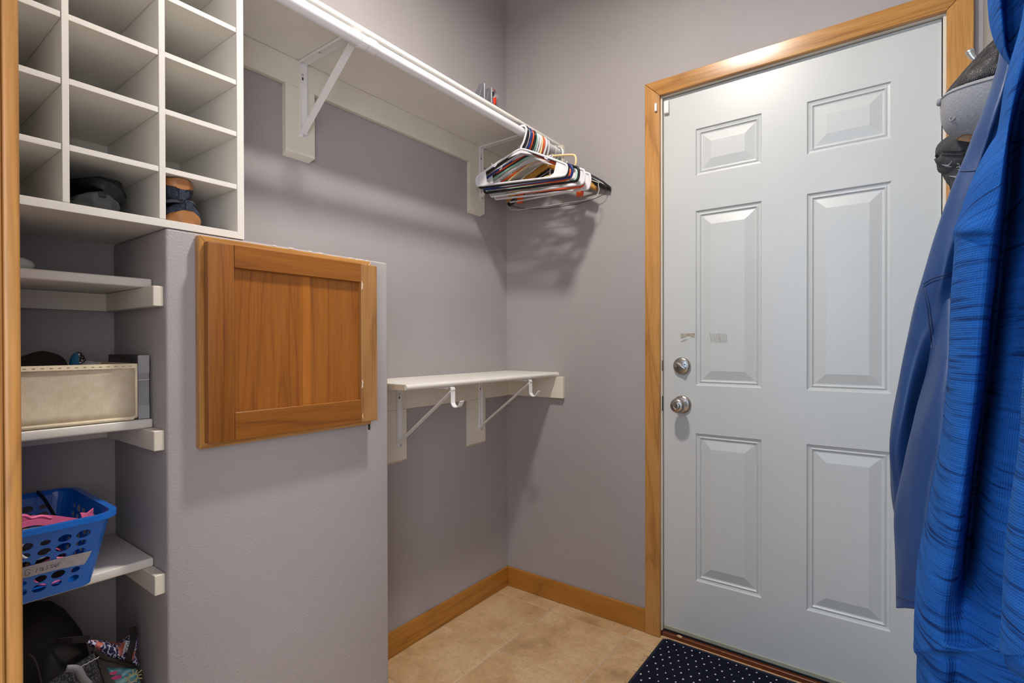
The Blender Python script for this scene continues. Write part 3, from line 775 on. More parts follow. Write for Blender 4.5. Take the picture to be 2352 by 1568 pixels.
# ------------------------------------------------------------------ small tool holder on the upper shelf
MAT_GREYP = plain('grey_plastic', (.10, .10, .115), .5)
th = thing('tool_holder', (-.34, -.215, US_T), 'small grey plastic tool holder with red and chrome knob on upper shelf', 'tool')
zt = US_T + .0005
obj('base', bm_box(-.410, -.300, -.235, -.195, zt, zt + .010, .002), MAT_GREYP, th)
for x in (-.392, -.352):
    pr = [(x - .022, zt + .008), (x + .020, zt + .008), (x + .016, zt + .030), (x + .013, zt + .052), (x + .008, zt + .060), (x + .003, zt + .060), (x - .002, zt + .046), (x - .012, zt + .034)]
    obj('jaw', bm_prism([(a, -.228, c) for a, c in pr], (0, .026, 0), bev=.001), MAT_GREYP, th)
    obj('jaw_edge', bm_box(x + .0045, x + .0080, -.2300, -.2285, zt + .010, zt + .058), plain('light_edge', (.5, .5, .54), .4), th)
kb = obj('knob', bm_lathe([(0, 0), (.012, 0), (.0135, .004), (.0135, .020), (.012, .025), (0, .025)], (-.331, -.218, zt + .046), (1, 0, 0), 20), plain('chrome', (.7, .72, .74), .12, metal=1.0), th, smooth=True, angle=40)
obj('red_tip', bm_lathe([(0, 0), (.0055, .001), (.010, .014), (.0105, .026), (0, .027)], (-.318, -.218, zt + .012), (0, 0, 1), 18), plain('red_plastic', (.55, .03, .01), .25), th, smooth=True, angle=40)
obj('red_cap', bm_lathe([(.006, 0), (.006, .003), (0, .003)], (-.318, -.218, zt + .0595), (0, 0, 1), 14), plain('dark_red_cap', (.20, .02, .02), .4), kb)
obj('post', bm_box(-.309, -.303, -.226, -.210, zt + .010, zt + .045, .001), MAT_GREYP, th)

th.location = th.location + Vector((-.096, -.036, 0)); th.scale = (1, 1, 1.18)

# ------------------------------------------------------------------ shoes
def shoe(name, M, label, L, Wd, Hh, sole_h, mats, group, laces=False, heel_cap=None, collar=True, base=None):
    """heel at y=0, toe at y=L, sole on z=0"""
    o = M @ Vector((0, 0, 0))
    t = thing(name, o, label, 'shoe', group)
    n = 16; half = []
    for k in range(n + 1):
        q = k / n
        w = Wd / 2 * (0.80 * math.sin(min(1, q * 7 + .28) * math.pi / 2) + .20 * math.sin(math.pi * min(1, max(0, (q - .15) / .85)))) * (1 if q < .78 else math.sqrt(max(.02, 1 - ((q - .78) / .235) ** 2)))
        half.append((q, w))
    rings = []; up = []
    for q, w in half:
        y = q * L
        z0 = .008 * max(0, (q - .8) / .2) ** 2; lift = sole_h * (1.0 + (.5 * max(0, 1 - q * 7)))
        rings.append([(w * 1.04 * math.cos(a) , y, z0 + max(0.0, lift * (.5 + .5 * math.copysign(abs(math.sin(a)) ** .35, math.sin(a))))) for a in [j * math.pi / 8 for j in range(16)]])
        hh = Hh * (1.0 - .10 * math.sin(q * 3.1) - .42 * max(0, (q - .30) / .70) ** 1.1)
        if q > .97: hh *= .85
        up.append([(w * (1.0 if math.sin(a) < .55 else .93) * math.cos(a) * (1 - .12 * max(0, math.sin(a))), y + .004 * (1 - math.sin(a)) * (q < .05), sole_h * .6 + (hh - sole_h * .6) * max(0, math.sin(a)) ** .62) for a in [j * math.pi / 14 for j in range(15)]])
    obj('sole', xform(bm_loft(rings), M), mats[0], t, smooth=True, angle=60)
    obj('upper', xform(bm_loft(up), M), mats[1], t, smooth=True, angle=60)
    if collar:
        cp = [(Wd * .33 * math.cos(a), L * .20 + L * .17 * math.sin(a), Hh * (.985 + .02 * math.cos(2 * a))) for a in [k * math.pi / 10 for k in range(20)]]
        obj('collar', xform(bm_tube(cp, .0035, 6, closed=True), M), mats[2], t, smooth=True)
    obj('heel_tab', xform(bm_tube([(0, -.0006, sole_h * 1.5), (0, -.0006, Hh * .7), (0, -.0004, Hh * .92)], 0, flat=(.0055, .0005, (1, 0, 0))), M), mats[1], t)
    if laces:
        for k in range(3):
            y = L * (.42 + .07 * k); obj('lace', xform(bm_tube(catmull([(-Wd * .22, y, Hh * .70), (0, y + .004, Hh * .86), (Wd * .22, y, Hh * .70)], 3), .0018, 6), M), mats[3], t)
        obj('lace', xform(bm_tube(catmull([(-.004, L * .40, Hh * .90), (.02, L * .2, Hh * .92), (Wd * .5, L * .05, Hh * .8), (Wd * .53, .0, Hh * .62)], 4), .0014, 6), M), mats[3], t)
    return t
def weave(name, col, scale, amt=.5, rough=.9):
    m, nt, bs = base_mat(name, rough, 0, .2)
    v = tex_coord(nt)
    ck = nt.nodes.new('ShaderNodeTexVoronoi'); ck.inputs['Scale'].default_value = scale; nt.links.new(v, ck.inputs['Vector'])
    c = ramp(nt, ck.outputs['Distance'], [(.1, tuple(min(1, x * (1 + amt)) for x in col)), (.6, tuple(x * (1 - amt) for x in col))])
    nt.links.new(c, bs.inputs['Base Color']); bump(nt, bs, ck.outputs['Distance'], .5, .001)
    return m
S_TAN = plain('tan_rubber_sole', (.34, .145, .045), .42, var=.08)
S_NAVY = weave('navy_mesh_upper', (.045, .055, .085), 420, .45)
S_NAVY2 = plain('navy_ribbon', (.06, .07, .10), .8); S_LACE = plain('grey_lace', (.35, .35, .38), .8)
zb_ = CB0 + .0155
sx = -1.4665
M1 = Matrix.Translation((sx + .003, -.2860, zb_ + .0003))
shoe('sneaker', M1, 'navy sneaker with tan sole, lower one of pair in cubby', .255, .082, .050, .019, (S_TAN, S_NAVY, S_NAVY2, S_LACE), 'navy sneakers in the cubby', laces=False)
M2 = Matrix.Translation((sx - .0100, -.2900, zb_ + .1075 - .0110)) @ Matrix.Rotation(math.pi, 4, 'Y') @ Matrix.Rotation(math.radians(-2), 4, 'X')
M2 = Matrix.Translation((sx - .0100, -.2900, 1.4515)) @ Matrix.Rotation(math.pi, 4, 'Y')
shoe('sneaker', M2, 'navy sneaker turned upside down on its mate in the cubby', .255, .076, .047, .015, (S_TAN, S_NAVY, S_NAVY2, S_LACE), 'navy sneakers in the cubby', laces=False)
S_BLK = plain('dusty_black_rubber', (.012, .012, .013), .55, var=.5, vscale=60, bmp=.4, bscale=150)
S_BLK2 = plain('black_felt_upper', (.006, .006, .006), .9, var=.4, vscale=90)
S_DK = plain('scuffed_grey_black', (.018, .019, .021), .6, var=.5, vscale=70, bmp=.5, bscale=120)
M3 = Matrix.Translation((-1.6500, -.2600, zb_ + .0008)) @ Matrix.Rotation(math.radians(0), 4, 'Z')
M3 = Matrix.Translation((-1.6070, -.2850, zb_ + .0006)) @ Matrix.Rotation(math.radians(4), 4, 'Z')
shoe('work_shoe', M3, 'scuffed black work shoe lying flat in front of its mate', .240, .088, .034, .020, (S_DK, S_BLK2, S_BLK2, S_BLK2), 'black work shoes in the cubby', collar=False)
M4 = Matrix.Translation((-1.5860, -.2420, zb_ + .0390)) @ Matrix.Rotation(math.radians(30), 4, 'Y') @ Matrix.Rotation(math.radians(6), 4, 'Z')
shoe('work_shoe', M4, 'dusty black work shoe leaning tilted on its mate', .215, .086, .036, .017, (S_BLK, S_BLK2, S_BLK2, S_BLK2), 'black work shoes in the cubby', collar=False)

# ------------------------------------------------------------------ niche contents: top shelf
MAT_GLASSY = plain('pale_glass', (.55, .58, .56), .12, var=.2, vscale=60)
pz = 1.2484
t = thing('glass_globe', (-1.705, -.16, pz), 'small pale glass globe on the top niche shelf', 'ornament')
obj('globe', bm_lathe([(0, .0006), (.014, .0015), (.025, .006), (.028, .013), (.025, .020), (.015, .0255), (0, .027)], (-1.705, -.16, pz), (0, 0, 1), 24), MAT_GLASSY, t, smooth=True)
obj('foot', bm_lathe([(.011, .0002), (.011, .0022), (.008, .003)], (-1.705, -.16, pz), (0, 0, 1), 18), MAT_GLASSY, t)

# ------------------------------------------------------------------ cream fabric bin and what is in it
def bin_fabric():
    m, nt, bs = base_mat('cream_nonwoven', .95, 0, .1)
    v = tex_coord(nt, (1, 1, 1), (0, math.radians(45), 0))
    w = nt.nodes.new('ShaderNodeTexChecker'); w.inputs['Scale'].default_value = 480; nt.links.new(v, w.inputs['Vector'])
    n = noise_node(nt, v, 60, 3)
    col = mixc(nt, .14, ramp(nt, n, [(.3, srgb(216, 202, 176)), (.7, srgb(230, 218, 196))]), w.outputs['Color'], 'MULTIPLY')
    nt.links.new(col, bs.inputs['Base Color'])
    bump(nt, bs, w.outputs['Fac'], .3, .0006)
    return m
MAT_BIN = bin_fabric(); MAT_BINED = plain('cream_binding', srgb(236, 224, 194), .9, bmp=.2, bscale=300)
bz = .9640; BX0, BX1, BY0, BY1, BZ1 = -1.812, -1.5400, -.2310, -.0300, 1.0720
fb_ = thing('fabric_bin', ((BX0 + BX1) / 2, (BY0 + BY1) / 2, bz), 'cream fabric storage bin on the middle niche shelf', 'bin')
def wall_panel(a, c, bulge, nrm):
    rings = []
    for i in range(7):
        q = i / 6; row = []
        for j in range(13):
            u = j / 12; p = Vector(a).lerp(Vector(c), u); p.z = bz + .003 + (BZ1 - bz - .003) * q
            p += Vector(nrm) * (bulge * math.sin(math.pi * u) * math.sin(math.pi * q)); row.append(p)
        rings.append(row)
    b = bm_loft(rings, close_ring=False, caps=False)
    g = bmesh.ops.solidify(b, geom=b.faces[:], thickness=.003); bmesh.ops.recalc_face_normals(b, faces=b.faces)
    return b
taper = .006
obj('front_panel', wall_panel((BX0, BY0, 0), (BX1 - taper * .3, BY0, 0), -.004, (0, -1, 0)), MAT_BIN, fb_, smooth=True)
obj('back_panel', wall_panel((BX1, BY1, 0), (BX0, BY1, 0), -.002, (0, 1, 0)), MAT_BIN, fb_, smooth=True)
obj('side_panel', wall_panel((BX1, BY0 + .003, 0), (BX1, BY1 - .003, 0), .0015, (1, 0, 0)), MAT_BIN, fb_, smooth=True)
obj('side_panel', wall_panel((BX0, BY1 - .003, 0), (BX0, BY0 + .003, 0), -.001, (-1, 0, 0)), MAT_BIN, fb_, smooth=True)
obj('bottom_panel', bm_box(BX0 + .003, BX1 - .003, BY0 + .003, BY1 - .003, bz + .0005, bz + .003), MAT_BIN, fb_)
loop = [(BX0, BY0, BZ1), (BX1, BY0, BZ1), (BX1, BY1, BZ1), (BX0, BY1, BZ1)]
for k in range(4):
    A, B2 = Vector(loop[k]), Vector(loop[(k + 1) % 4])
    nn = (0, 0, 1)
    obj('rim_binding', bm_tube([A, A.lerp(B2, .5) , B2], 0, flat=(.0045, .0026, nn)), MAT_BINED, fb_)
obj('edge_binding', bm_tube([(BX1 + .0005, BY0 - .0005, bz + .006), (BX1 + .0005, BY0 - .0005, BZ1)], .0025, 8), MAT_BINED, fb_, smooth=True)
obj('edge_binding', bm_tube([(BX0, BY0 - .001, bz + .0040), (BX1 - .006, BY0 - .001, bz + .0040), (BX1 - .001, BY0, bz + .008)], .0035, 8), MAT_BINED, fb_, smooth=True)
st = bmesh.new()
for k in range(22):
    x = BX1 - .010 - k * .012; bm_box(x - .0022, x + .0022, BY0 - .0031, BY0 - .0026, BZ1 - .0006, BZ1 + .0004, bm=st)
obj('stitches', st, plain('tan_thread', srgb(150, 134, 104), .9), fb_, kind='stuff')
# contents
MAT_BROWN = plain('dark_brown_knit', (.020, .010, .007), .9, var=.3, vscale=40, bmp=.4, bscale=120)
def drape(name, pts, depth, mat, label, cat, zfloor, group=None):
    """soft rolled cloth: rings along x, each a flattened arch"""
    rings = []
    for (x, y, ztop, hw_) in pts:
        rings.append([(x, y + hw_ * math.cos(a), zfloor + (ztop - zfloor) * max(0, math.sin(a)) ** .7 + .004 * noise.noise(Vector((x * 60, a * 2, 0)))) for a in [k * math.pi / 12 for k in range(13)]])
    rr = []
    for k in range(len(rings[0])):
        rr.append(catmull([r_[k] for r_ in rings], 4))
    rings2 = [[rr[k][i] for k in range(len(rr))] for i in range(len(rr[0]))]
    b = bm_loft(rings2)
    o0 = pts[len(pts) // 2]
    return obj(name, b, mat, None, smooth=True, origin=(o0[0], o0[1], zfloor), label=label, cat=cat, group=group)
zf = bz + .0045
drape('knit_hat', [(-1.795, -.115, 1.055, .030), (-1.770, -.115, 1.078, .045), (-1.735, -.115, 1.083, .050), (-1.700, -.112, 1.088, .050), (-1.665, -.110, 1.101, .045), (-1.648, -.108, 1.101, .045), (-1.625, -.108, 1.088, .040), (-1.612, -.108, 1.058, .022)], .1, MAT_BROWN, 'dark brown knit hat bunched up in the cream bin', 'hat', zf)
MAT_DOT = plain('dotted_fabric', (.05, .03, .03), .7)
m_, nt_, bs_ = base_mat('blue_and_dotted_cloth', .7)
v_ = tex_coord(nt_); vo = nt_.nodes.new('ShaderNodeTexVoronoi'); vo.inputs['Scale'].default_value = 260; nt_.links.new(v_, vo.inputs['Vector'])
dots = ramp(nt_, vo.outputs['Distance'], [(.30, (.75, .72, .70)), (.38, (.02, .012, .012))])
sp = nt_.nodes.new('ShaderNodeSeparateXYZ'); nt_.links.new(v_, sp.inputs[0])
side = ramp(nt_, math_n(nt_, 'ADD', math_n(nt_, 'MULTIPLY', sp.outputs[0], 120.0), .62), [(.45, (1, 1, 1)), (.5, (0, 0, 0))])
nt_.links.new(mixc(nt_, side, dots, (.02, .16, .32)), bs_.inputs['Base Color'])
obj('hair_scrunchie', bm_lump((-1.600, -.100, 1.0700), (.0145, .0145, .030), .05, 20, 3), m_, None, smooth=True, origin=(-1.600, -.100, 1.045), label='blue and black dotted scrunchie in the cream bin', cat='hair tie')
obj('white_cloth', bm_lump((-1.5850, -.120, 1.0350), (.020, .050, .0480), .10, 20, 5), plain('white_cotton', (.55, .54, .54), .95), None, smooth=True, origin=(-1.585, -.12, 1.0), label='white cloth tucked between scrunchie and bin wall', cat='cloth')
obj('blue_cloth', bm_lump((-1.6500, -.1900, 1.0300), (.085, .028, .0440), .06, 14, 9), plain('royal_blue_satin', (.010, .05, .30), .35, var=.4, vscale=40), None, smooth=True, origin=(-1.65, -.19, .99), label='royal blue satin cloth along front of the cream bin', cat='cloth')
obj('wire_loop', bm_tube(catmull([(-1.790, -.205, 1.085), (-1.760, -.2050, 1.0905), (-1.735, -.205, 1.086), (-1.712, -.205, 1.074)], 5), .0016, 6), HC['clear'], None, smooth=True, origin=(-1.75, -.205, 1.07), label='thin clear headband arching over front of the cream bin', cat='headband')
# grey boxed item beside the bin
gb = thing('cardboard_box', (-1.5265, -.145, bz), 'slim dark cardboard box with silver taped edge beside the cream bin', 'box')
gx0, gx1, gy0, gy1, gz1 = -1.5362, -1.5150, -.2280, -.0560, 1.0935
MAT_BOX = plain('dark_grey_card', (.045, .043, .045), .6, var=.2); MAT_SILV = plain('silver_grey_card', (.28, .29, .32), .45, var=.12, vscale=30)
obj('body', bm_box(gx0, gx1, gy0 + .0012, gy1, bz + .0003, gz1, .0015), MAT_BOX, gb)
obj('window', bm_box(gx0 - .0007, gx0 - .0001, gy0 + .030, gy1 - .014, bz + .060, gz1 - .006), plain('dark_brown_window', (.018, .010, .009), .3), gb)
obj('spine', bm_box(gx0 + .0012, gx1 - .0012, gy0, gy0 + .0012, bz + .0005, gz1 - .001), MAT_SILV, gb)
for za, zb2 in ((1.0570, gz1 - .0005), (bz + .0006, .9920)):
    obj('tape', bm_box(gx0 + .0008, gx1 - .0008, gy0 - .0007, gy0 - .0001, za, zb2), plain('silver_tape', (.36, .37, .40), .35, var=.1), gb)
obj('band', bm_tube([(gx0 + .001, gy0 - .0004, 1.0430), (gx1 - .001, gy0 - .0004, 1.0432)], .0007, 5), HC['white'], gb)

# ------------------------------------------------------------------ blue plastic basket
MAT_BASK = plain('glossy_blue_plastic', (.006, .15, .64), .22, var=.03)
KZ0 = .6808
kb0 = dict(x0=-1.800, x1=-1.6230, y0=-.2820, y1=-.0700); kt0 = dict(x0=-1.812, x1=-1.5980, y0=-.3080, y1=-.0320)
BT = .8060
bsk = thing('plastic_basket', ((kb0['x0'] + kb0['x1']) / 2, -.18, KZ0), 'bright blue plastic basket with round holes on niche shelf', 'basket')
def rrect(d, r, n=5):
    P = []
    for cx, cy, a0 in ((d['x1'] - r, d['y0'] + r, -90), (d['x1'] - r, d['y1'] - r, 0), (d['x0'] + r, d['y1'] - r, 90), (d['x0'] + r, d['y0'] + r, 180)):
        P.append([(cx + r * math.cos(math.radians(a0 + 90 * k / n)), cy + r * math.sin(math.radians(a0 + 90 * k / n))) for k in range(n + 1)])
    return P
def basket_bm():
    b = bmesh.new(); B_, T_ = rrect(kb0, .022), rrect(kt0, .028)
    def P(lo, hi, v): return Vector((lo[0] + (hi[0] - lo[0]) * v, lo[1] + (hi[1] - lo[1]) * v, KZ0 + (BT - KZ0) * v))
    rnd = random.Random(2)
    for c in range(4):
        for k in range(5):   # rounded corners
            vsl = [0, .12, .35, .6, .85, 1]
            for va, vb in zip(vsl, vsl[1:]):
                quad(b, [P(B_[c][k], T_[c][k], va), P(B_[c][k + 1], T_[c][k + 1], va), P(B_[c][k + 1], T_[c][k + 1], vb), P(B_[c][k], T_[c][k], vb)])
        la, lb = B_[c][-1], B_[(c + 1) % 4][0]; ta, tb = T_[c][-1], T_[(c + 1) % 4][0]
        length = math.dist(la, lb); nc = max(3, round(length / .0235)); nr = 6
        def Q(u, v):
            lo = (la[0] + (lb[0] - la[0]) * u, la[1] + (lb[1] - la[1]) * u); hi = (ta[0] + (tb[0] - ta[0]) * u, ta[1] + (tb[1] - ta[1]) * u)
            return P(lo, hi, v)
        v0, v1 = .10, .86
        for i in range(nc):
            quad(b, [Q(i / nc, 0), Q((i + 1) / nc, 0), Q((i + 1) / nc, v0), Q(i / nc, v0)])
            quad(b, [Q(i / nc, v1), Q((i + 1) / nc, v1), Q((i + 1) / nc, 1), Q(i / nc, 1)])
            sh = .5 if i % 2 else 0
            # column with holes: rows are shifted on odd columns
            edges = [v0 + (v1 - v0) * q / nr for q in range(nr + 1)]
            for q in range(nr):
                ua, ub, va, vb = i / nc, (i + 1) / nc, edges[q], edges[q + 1]
                rr = (.46, .40, .34, .44, .38, .30)[(q + 2 * i) % 6]
                N = 16; hole = []; outer = []
                for s in range(N):
                    a = 2 * math.pi * s / N; ca, sa = math.cos(a), math.sin(a)
                    hole.append(b.verts.new(Q((ua + ub) / 2 + (ub - ua) * rr * .92 * ca, (va + vb) / 2 + (vb - va) * rr * sa)))
                    mx = max(abs(ca), abs(sa)); outer.append(b.verts.new(Q((ua + ub) / 2 + (ub - ua) * .5 * ca / mx, (va + vb) / 2 + (vb - va) * .5 * sa / mx)))
                for s in range(N): b.faces.new((hole[s], hole[(s + 1) % N], outer[(s + 1) % N], outer[s]))
    flat = [p for g in B_ for p in g]
    b.faces.new([b.verts.new((p[0], p[1], KZ0)) for p in flat])
    bmesh.ops.remove_doubles(b, verts=b.verts, dist=1e-5); bmesh.ops.recalc_face_normals(b, faces=b.faces)
    return b
bo = obj('body', basket_bm(), MAT_BASK, bsk)
sm = bo.modifiers.new('wall', 'SOLIDIFY'); sm.thickness = .0018; sm.offset = -1
rim = [Vector((p[0], p[1], BT)) for g in rrect({'x0': kt0['x0'] - .002, 'x1': kt0['x1'] + .004, 'y0': kt0['y0'] - .004, 'y1': kt0['y1'] + .004}, .034, 6) for p in g]
obj('rim', bm_tube(rim, 0, closed=True, flat=(.0045, .0055, (0, 0, 1))), MAT_BASK, bsk, smooth=True, angle=50)
# masking tape label with handwriting
def on_front(px, py, lift=.0):
    # the front wall of the basket leans out towards its rim
    y = -.29
    for _ in range(4):
        p = on(px, py, 'y', y); v = (p.z - KZ0) / (BT - KZ0); y = kb0['y0'] + (kt0['y0'] - kb0['y0']) * v - .0012 - lift
    return on(px, py, 'y', y)
MAT_MASK = plain('masking_tape', srgb(176, 176, 184), .7, var=.12, vscale=120, bmp=.2, bscale=200)
tape = obj('masking_tape', bm_prism([on_front(*p) for p in ((20, 1310), (20, 1336), (52, 1328), (130, 1308), (194, 1295), (203, 1280), (211, 1264), (150, 1278), (52, 1303))], (0, -.0004, 0)), MAT_MASK, bsk, label='strip of masking tape with handwriting')
ink = bmesh.new()
strokes = [[(70, 1309), (63, 1307), (57, 1314), (58, 1321), (65, 1321), (70, 1315), (64, 1315)], [(86, 1304), (82, 1315)], [(98, 1303), (92, 1305), (91, 1311), (97, 1309), (99, 1303), (99, 1311)], [(112, 1298), (106, 1301), (111, 1304), (105, 1308)],
           [(122, 1296), (116, 1298), (121, 1302), (115, 1305)], [(125, 1301), (131, 1297), (127, 1295), (124, 1300), (130, 1302)], [(137, 1291), (132, 1294), (136, 1297), (131, 1300)]]
for s in strokes:
    bm_tube([on_front(x, y, .0007) for x, y in s], .00035, 4, bm=ink)
obj('handwriting', ink, plain('pencil_ink', (.05, .05, .07), .6), tape)
# sunglasses in the basket
MAT_PINK = plain('hot_pink_plastic', (.90, .18, .38), .35, var=.04); MAT_LENS = plain('dark_lens', (.02, .015, .013), .06); MAT_GOLDL = plain('brown_mirror_lens', (.16, .09, .04), .12, metal=.6)
def sunglasses(M, frame, lens, label, wide=.135, star=False):
    t = thing('sunglasses', M @ Vector((0, 0, 0)), label, 'sunglasses', 'sunglasses in the blue basket')
    for s in (-1, 1):
        c = s * wide * .25
        ring = [(c + wide * .20 * math.cos(a) * (1 + (.16 * math.cos(5 * a) if star else 0)), 0, wide * .16 * math.sin(a) * (1 + (.16 * math.cos(5 * a) if star else 0))) for a in [k * math.pi / 12 for k in range(24)]]
        obj('rim', xform(bm_tube(ring, .0028, 6, closed=True), M), frame, t, smooth=True)
        obj('lens', xform(bm_prism([(p[0], -.0006, p[2]) for p in ring], (0, .0012, 0)), M), lens, t)
        arm = catmull([(s * wide * .46, .002, wide * .05), (s * wide * .48, .03, wide * .05), (s * wide * .46, .085, wide * .04), (s * wide * .45, .115, -.004)], 4)
        obj('temple', xform(bm_tube(arm, 0, flat=(.0038, .0014, (0, 0, 1))), M), frame, t)
    obj('bridge', xform(bm_tube([(-wide * .06, 0, .004), (0, -.001, .008), (wide * .06, 0, .004)], .0026, 6), M), frame, t, smooth=True)
    return t
RX = lambda d: Matrix.Rotation(math.radians(d), 4, 'X'); RZ = lambda d: Matrix.Rotation(math.radians(d), 4, 'Z'); RY = lambda d: Matrix.Rotation(math.radians(d), 4, 'Y')
T_ = Matrix.Translation
sunglasses(T_((-1.708, -.252, .712)) @ RZ(3) @ RX(3), MAT_PINK, MAT_LENS, 'pink sunglasses at the bottom front of the blue basket')
sunglasses(T_((-1.715, -.222, .722)) @ RZ(-5) @ RX(-6), HC['black'], MAT_GOLDL, 'black sunglasses with brown mirror lenses inside the blue basket')
sunglasses(T_((-1.700, -.140, .742)) @ RZ(8) @ RX(40), HC['black'], MAT_LENS, 'black round sunglasses toward the back of the blue basket')
sunglasses(T_((-1.725, -.262, .764)) @ RZ(3) @ RX(-14), HC['clear'], MAT_LENS, 'clear framed sunglasses against the front of the blue basket', wide=.12)
# pink glasses on top with a star at the temple end
pg = thing('sunglasses', (-1.70, -.22, .79), 'hot pink star sunglasses on top in the blue basket', 'sunglasses', 'sunglasses in the blue basket')
def pt(px, py, y): return on(px, py, 'y', y)
obj('temple', bm_tube(catmull([pt(30, 1212, -.255), pt(80, 1199, -.25), pt(140, 1203, -.245), pt(200, 1203, -.24)], 5), 0, flat=(.0048, .0015, (0, 0, 1))), MAT_PINK, pg)
obj('temple', bm_tube(catmull([pt(20, 1195, -.235), pt(60, 1190, -.232), pt(110, 1188, -.23), pt(150, 1192, -.228), pt(196, 1198, -.225)], 5), 0, flat=(.0040, .0015, (0, 0, 1))), MAT_PINK, pg)
sc = pt(203, 1189, -.232); star = []
for k in range(10):
    a = math.radians(62 + 36 * k); R_ = .0185 if k % 2 == 0 else .0085
    star.append(sc + Vector((R_ * math.cos(a), .004 * math.cos(a), R_ * math.sin(a))))
obj('star', bm_prism(star, (0, .004, 0), bev=.0008), MAT_PINK, pg)
obj('lens', bm_prism([pt(52, 1215, -.258), pt(98, 1208, -.254), pt(95, 1216, -.254), pt(70, 1224, -.262), pt(52, 1228, -.262)], (0, .0015, 0)), plain('clear_grey_lens', (.16, .18, .19), .1), pg)
obj('brow', bm_tube(catmull([pt(40, 1186, -.245), pt(58, 1184, -.243), pt(72, 1190, -.24), pt(95, 1185, -.238), pt(118, 1190, -.236)], 4), .0028, 6), MAT_PINK, pg, smooth=True)

# ------------------------------------------------------------------ bottom of the niche
z4 = .3965
# black backpack: rounded dome with mesh side pocket, strap
MAT_BAG = plain('black_nylon', (.007, .0055, .0045), .75, var=.3, vscale=30, bmp=.3, bscale=180)
MAT_BAGM = weave('brown_black_mesh', (.030, .022, .012), 380, .6)
bp = thing('backpack', (-1.725, -.16, z4), 'black rounded backpack on the lowest niche shelf', 'bag')
rings = []
for k in range(13):
    q = k / 12; z = z4 + .001 + (.222) * q
    w = .082 * math.sqrt(max(.003, 1 - max(0, (q - .30) / .70) ** 2.4)); d = .100 * math.sqrt(max(.003, 1 - max(0, (q - .30) / .70) ** 2.2))
    rings.append([(-1.6870 + .018 * (1 - q) + w * math.copysign(abs(math.cos(a)) ** .7, math.cos(a)), -.115 + d * math.copysign(abs(math.sin(a)) ** .75, math.sin(a)), z + .003 * noise.noise(Vector((a * 2, z * 30, 0)))) for a in [j * math.pi / 14 for j in range(28)]])
obj('body', bm_loft(rings), MAT_BAG, bp, smooth=True)
obj('mesh_pocket', bm_lump((-1.7280, -.2020, z4 + .060), (.036, .018, .070), .05, 12, 4, floor=z4 + .001), MAT_BAGM, bp, smooth=True)
obj('piping', bm_tube(catmull([pt(66, 1500, -.219), pt(80, 1515, -.221), pt(90, 1545, -.222), pt(96, 1580, -.222)], 4), .0016, 6), plain('grey_piping', (.06, .055, .045), .8), bp, smooth=True)
obj('haul_loop', bm_tube(catmull([(-1.66, -.205, z4 + .168), (-1.635, -.222, z4 + .166), (-1.612, -.205, z4 + .152)], 5), 0, flat=(.006, .0015, (0, 0, 1))), MAT_BAG, bp)
# dark sneaker, toe forward
S_G = weave('charcoal_mesh', (.050, .050, .053), 330, .7); S_GS = plain('charcoal_sole', (.055, .056, .060), .5); S_GR = plain('grey_overlay', (.17, .17, .19), .5)
M5 = T_((-1.5960, -.2640, z4 + .0470)) @ RZ(88) @ RX(-12.5)
s5 = shoe('running_shoe', M5, 'charcoal mesh running shoe in front of the black backpack', 0.205, .072, .104, .022, (S_GS, S_G, S_GR, S_GR), None, collar=False)
obj('overlay', bm_tube(catmull([pt(152, 1535, -.300), pt(178, 1536, -.304), pt(190, 1556, -.306), pt(205, 1572, -.306)], 4), 0, flat=(.0055, .0016, (1, 0, 1))), S_GR, s5, smooth=True)
obj('stitch_line', bm_tube([pt(180 + 6 * k, 1533 - 3.2 * k + (1.5 if k % 2 else 0), -.301 + .001 * k) for k in range(9)], .0008, 5), plain('pale_thread', (.35, .35, .36), .7), s5)
# floral pouch
m_f, nt_f, bs_f = base_mat('navy_floral_print', .6)
v_ = tex_coord(nt_f)
w1 = nt_f.nodes.new('ShaderNodeTexWave'); w1.inputs['Scale'].default_value = 42; w1.inputs['Distortion'].default_value = 9; w1.inputs['Detail'].default_value = 2; w1.inputs['Detail Scale'].default_value = 2.5
nt_f.links.new(v_, w1.inputs['Vector'])
c_ = ramp(nt_f, w1.outputs['Fac'], [(.40, (.010, .010, .06)), (.62, (.03, .04, .22)), (.78, (.40, .40, .52)), (.95, (.6, .6, .68))])
n_ = noise_node(nt_f, v_, 38, 2); c_ = mixc(nt_f, ramp(nt_f, n_, [(.56, (0, 0, 0)), (.62, (1, 1, 1))]), c_, (.55, .14, .11))
nt_f.links.new(c_, bs_f.inputs['Base Color'])
fp = thing('floral_pouch', (-1.565, -.17, .47), 'navy floral fabric pouch with black loop beside the backpack', 'pouch')
outline = [(196, 1472), (222, 1470), (250, 1474), (276, 1476), (292, 1468), (306, 1456), (317, 1464), (318, 1478), (312, 1500), (320, 1524), (312, 1530), (290, 1522), (262, 1515), (236, 1510), (214, 1492)]
def pillow(outl, y, thick, mat, name, par, n_in=4):
    P = [on(px, py, 'y', y) for px, py in outl]; c = sum(P, Vector()) / len(P)
    P = catmull(P, 3, closed=True); N = len(P); rings = []
    levels_ = [(0.02, -1.0), (.35, -.93), (.65, -.75), (.88, -.42), (1.0, 0), (.88, .42), (.65, .75), (.35, .93), (.02, 1.0)]
    for s, h in levels_:
        rings.append([c + (p - c) * s + Vector((0, thick * h, 0)) for p in P])
    b = bm_loft(rings)
    return obj(name, b, mat, par, smooth=True)
pillow(outline, -.205, .020, m_f, 'body', fp)
obj('zip_edge', bm_tube(catmull([pt(214, 1493, -.226), pt(240, 1511, -.227), pt(275, 1520, -.228), pt(308, 1531, -.226)], 4), .0042, 8), MAT_BAG, fp, smooth=True)
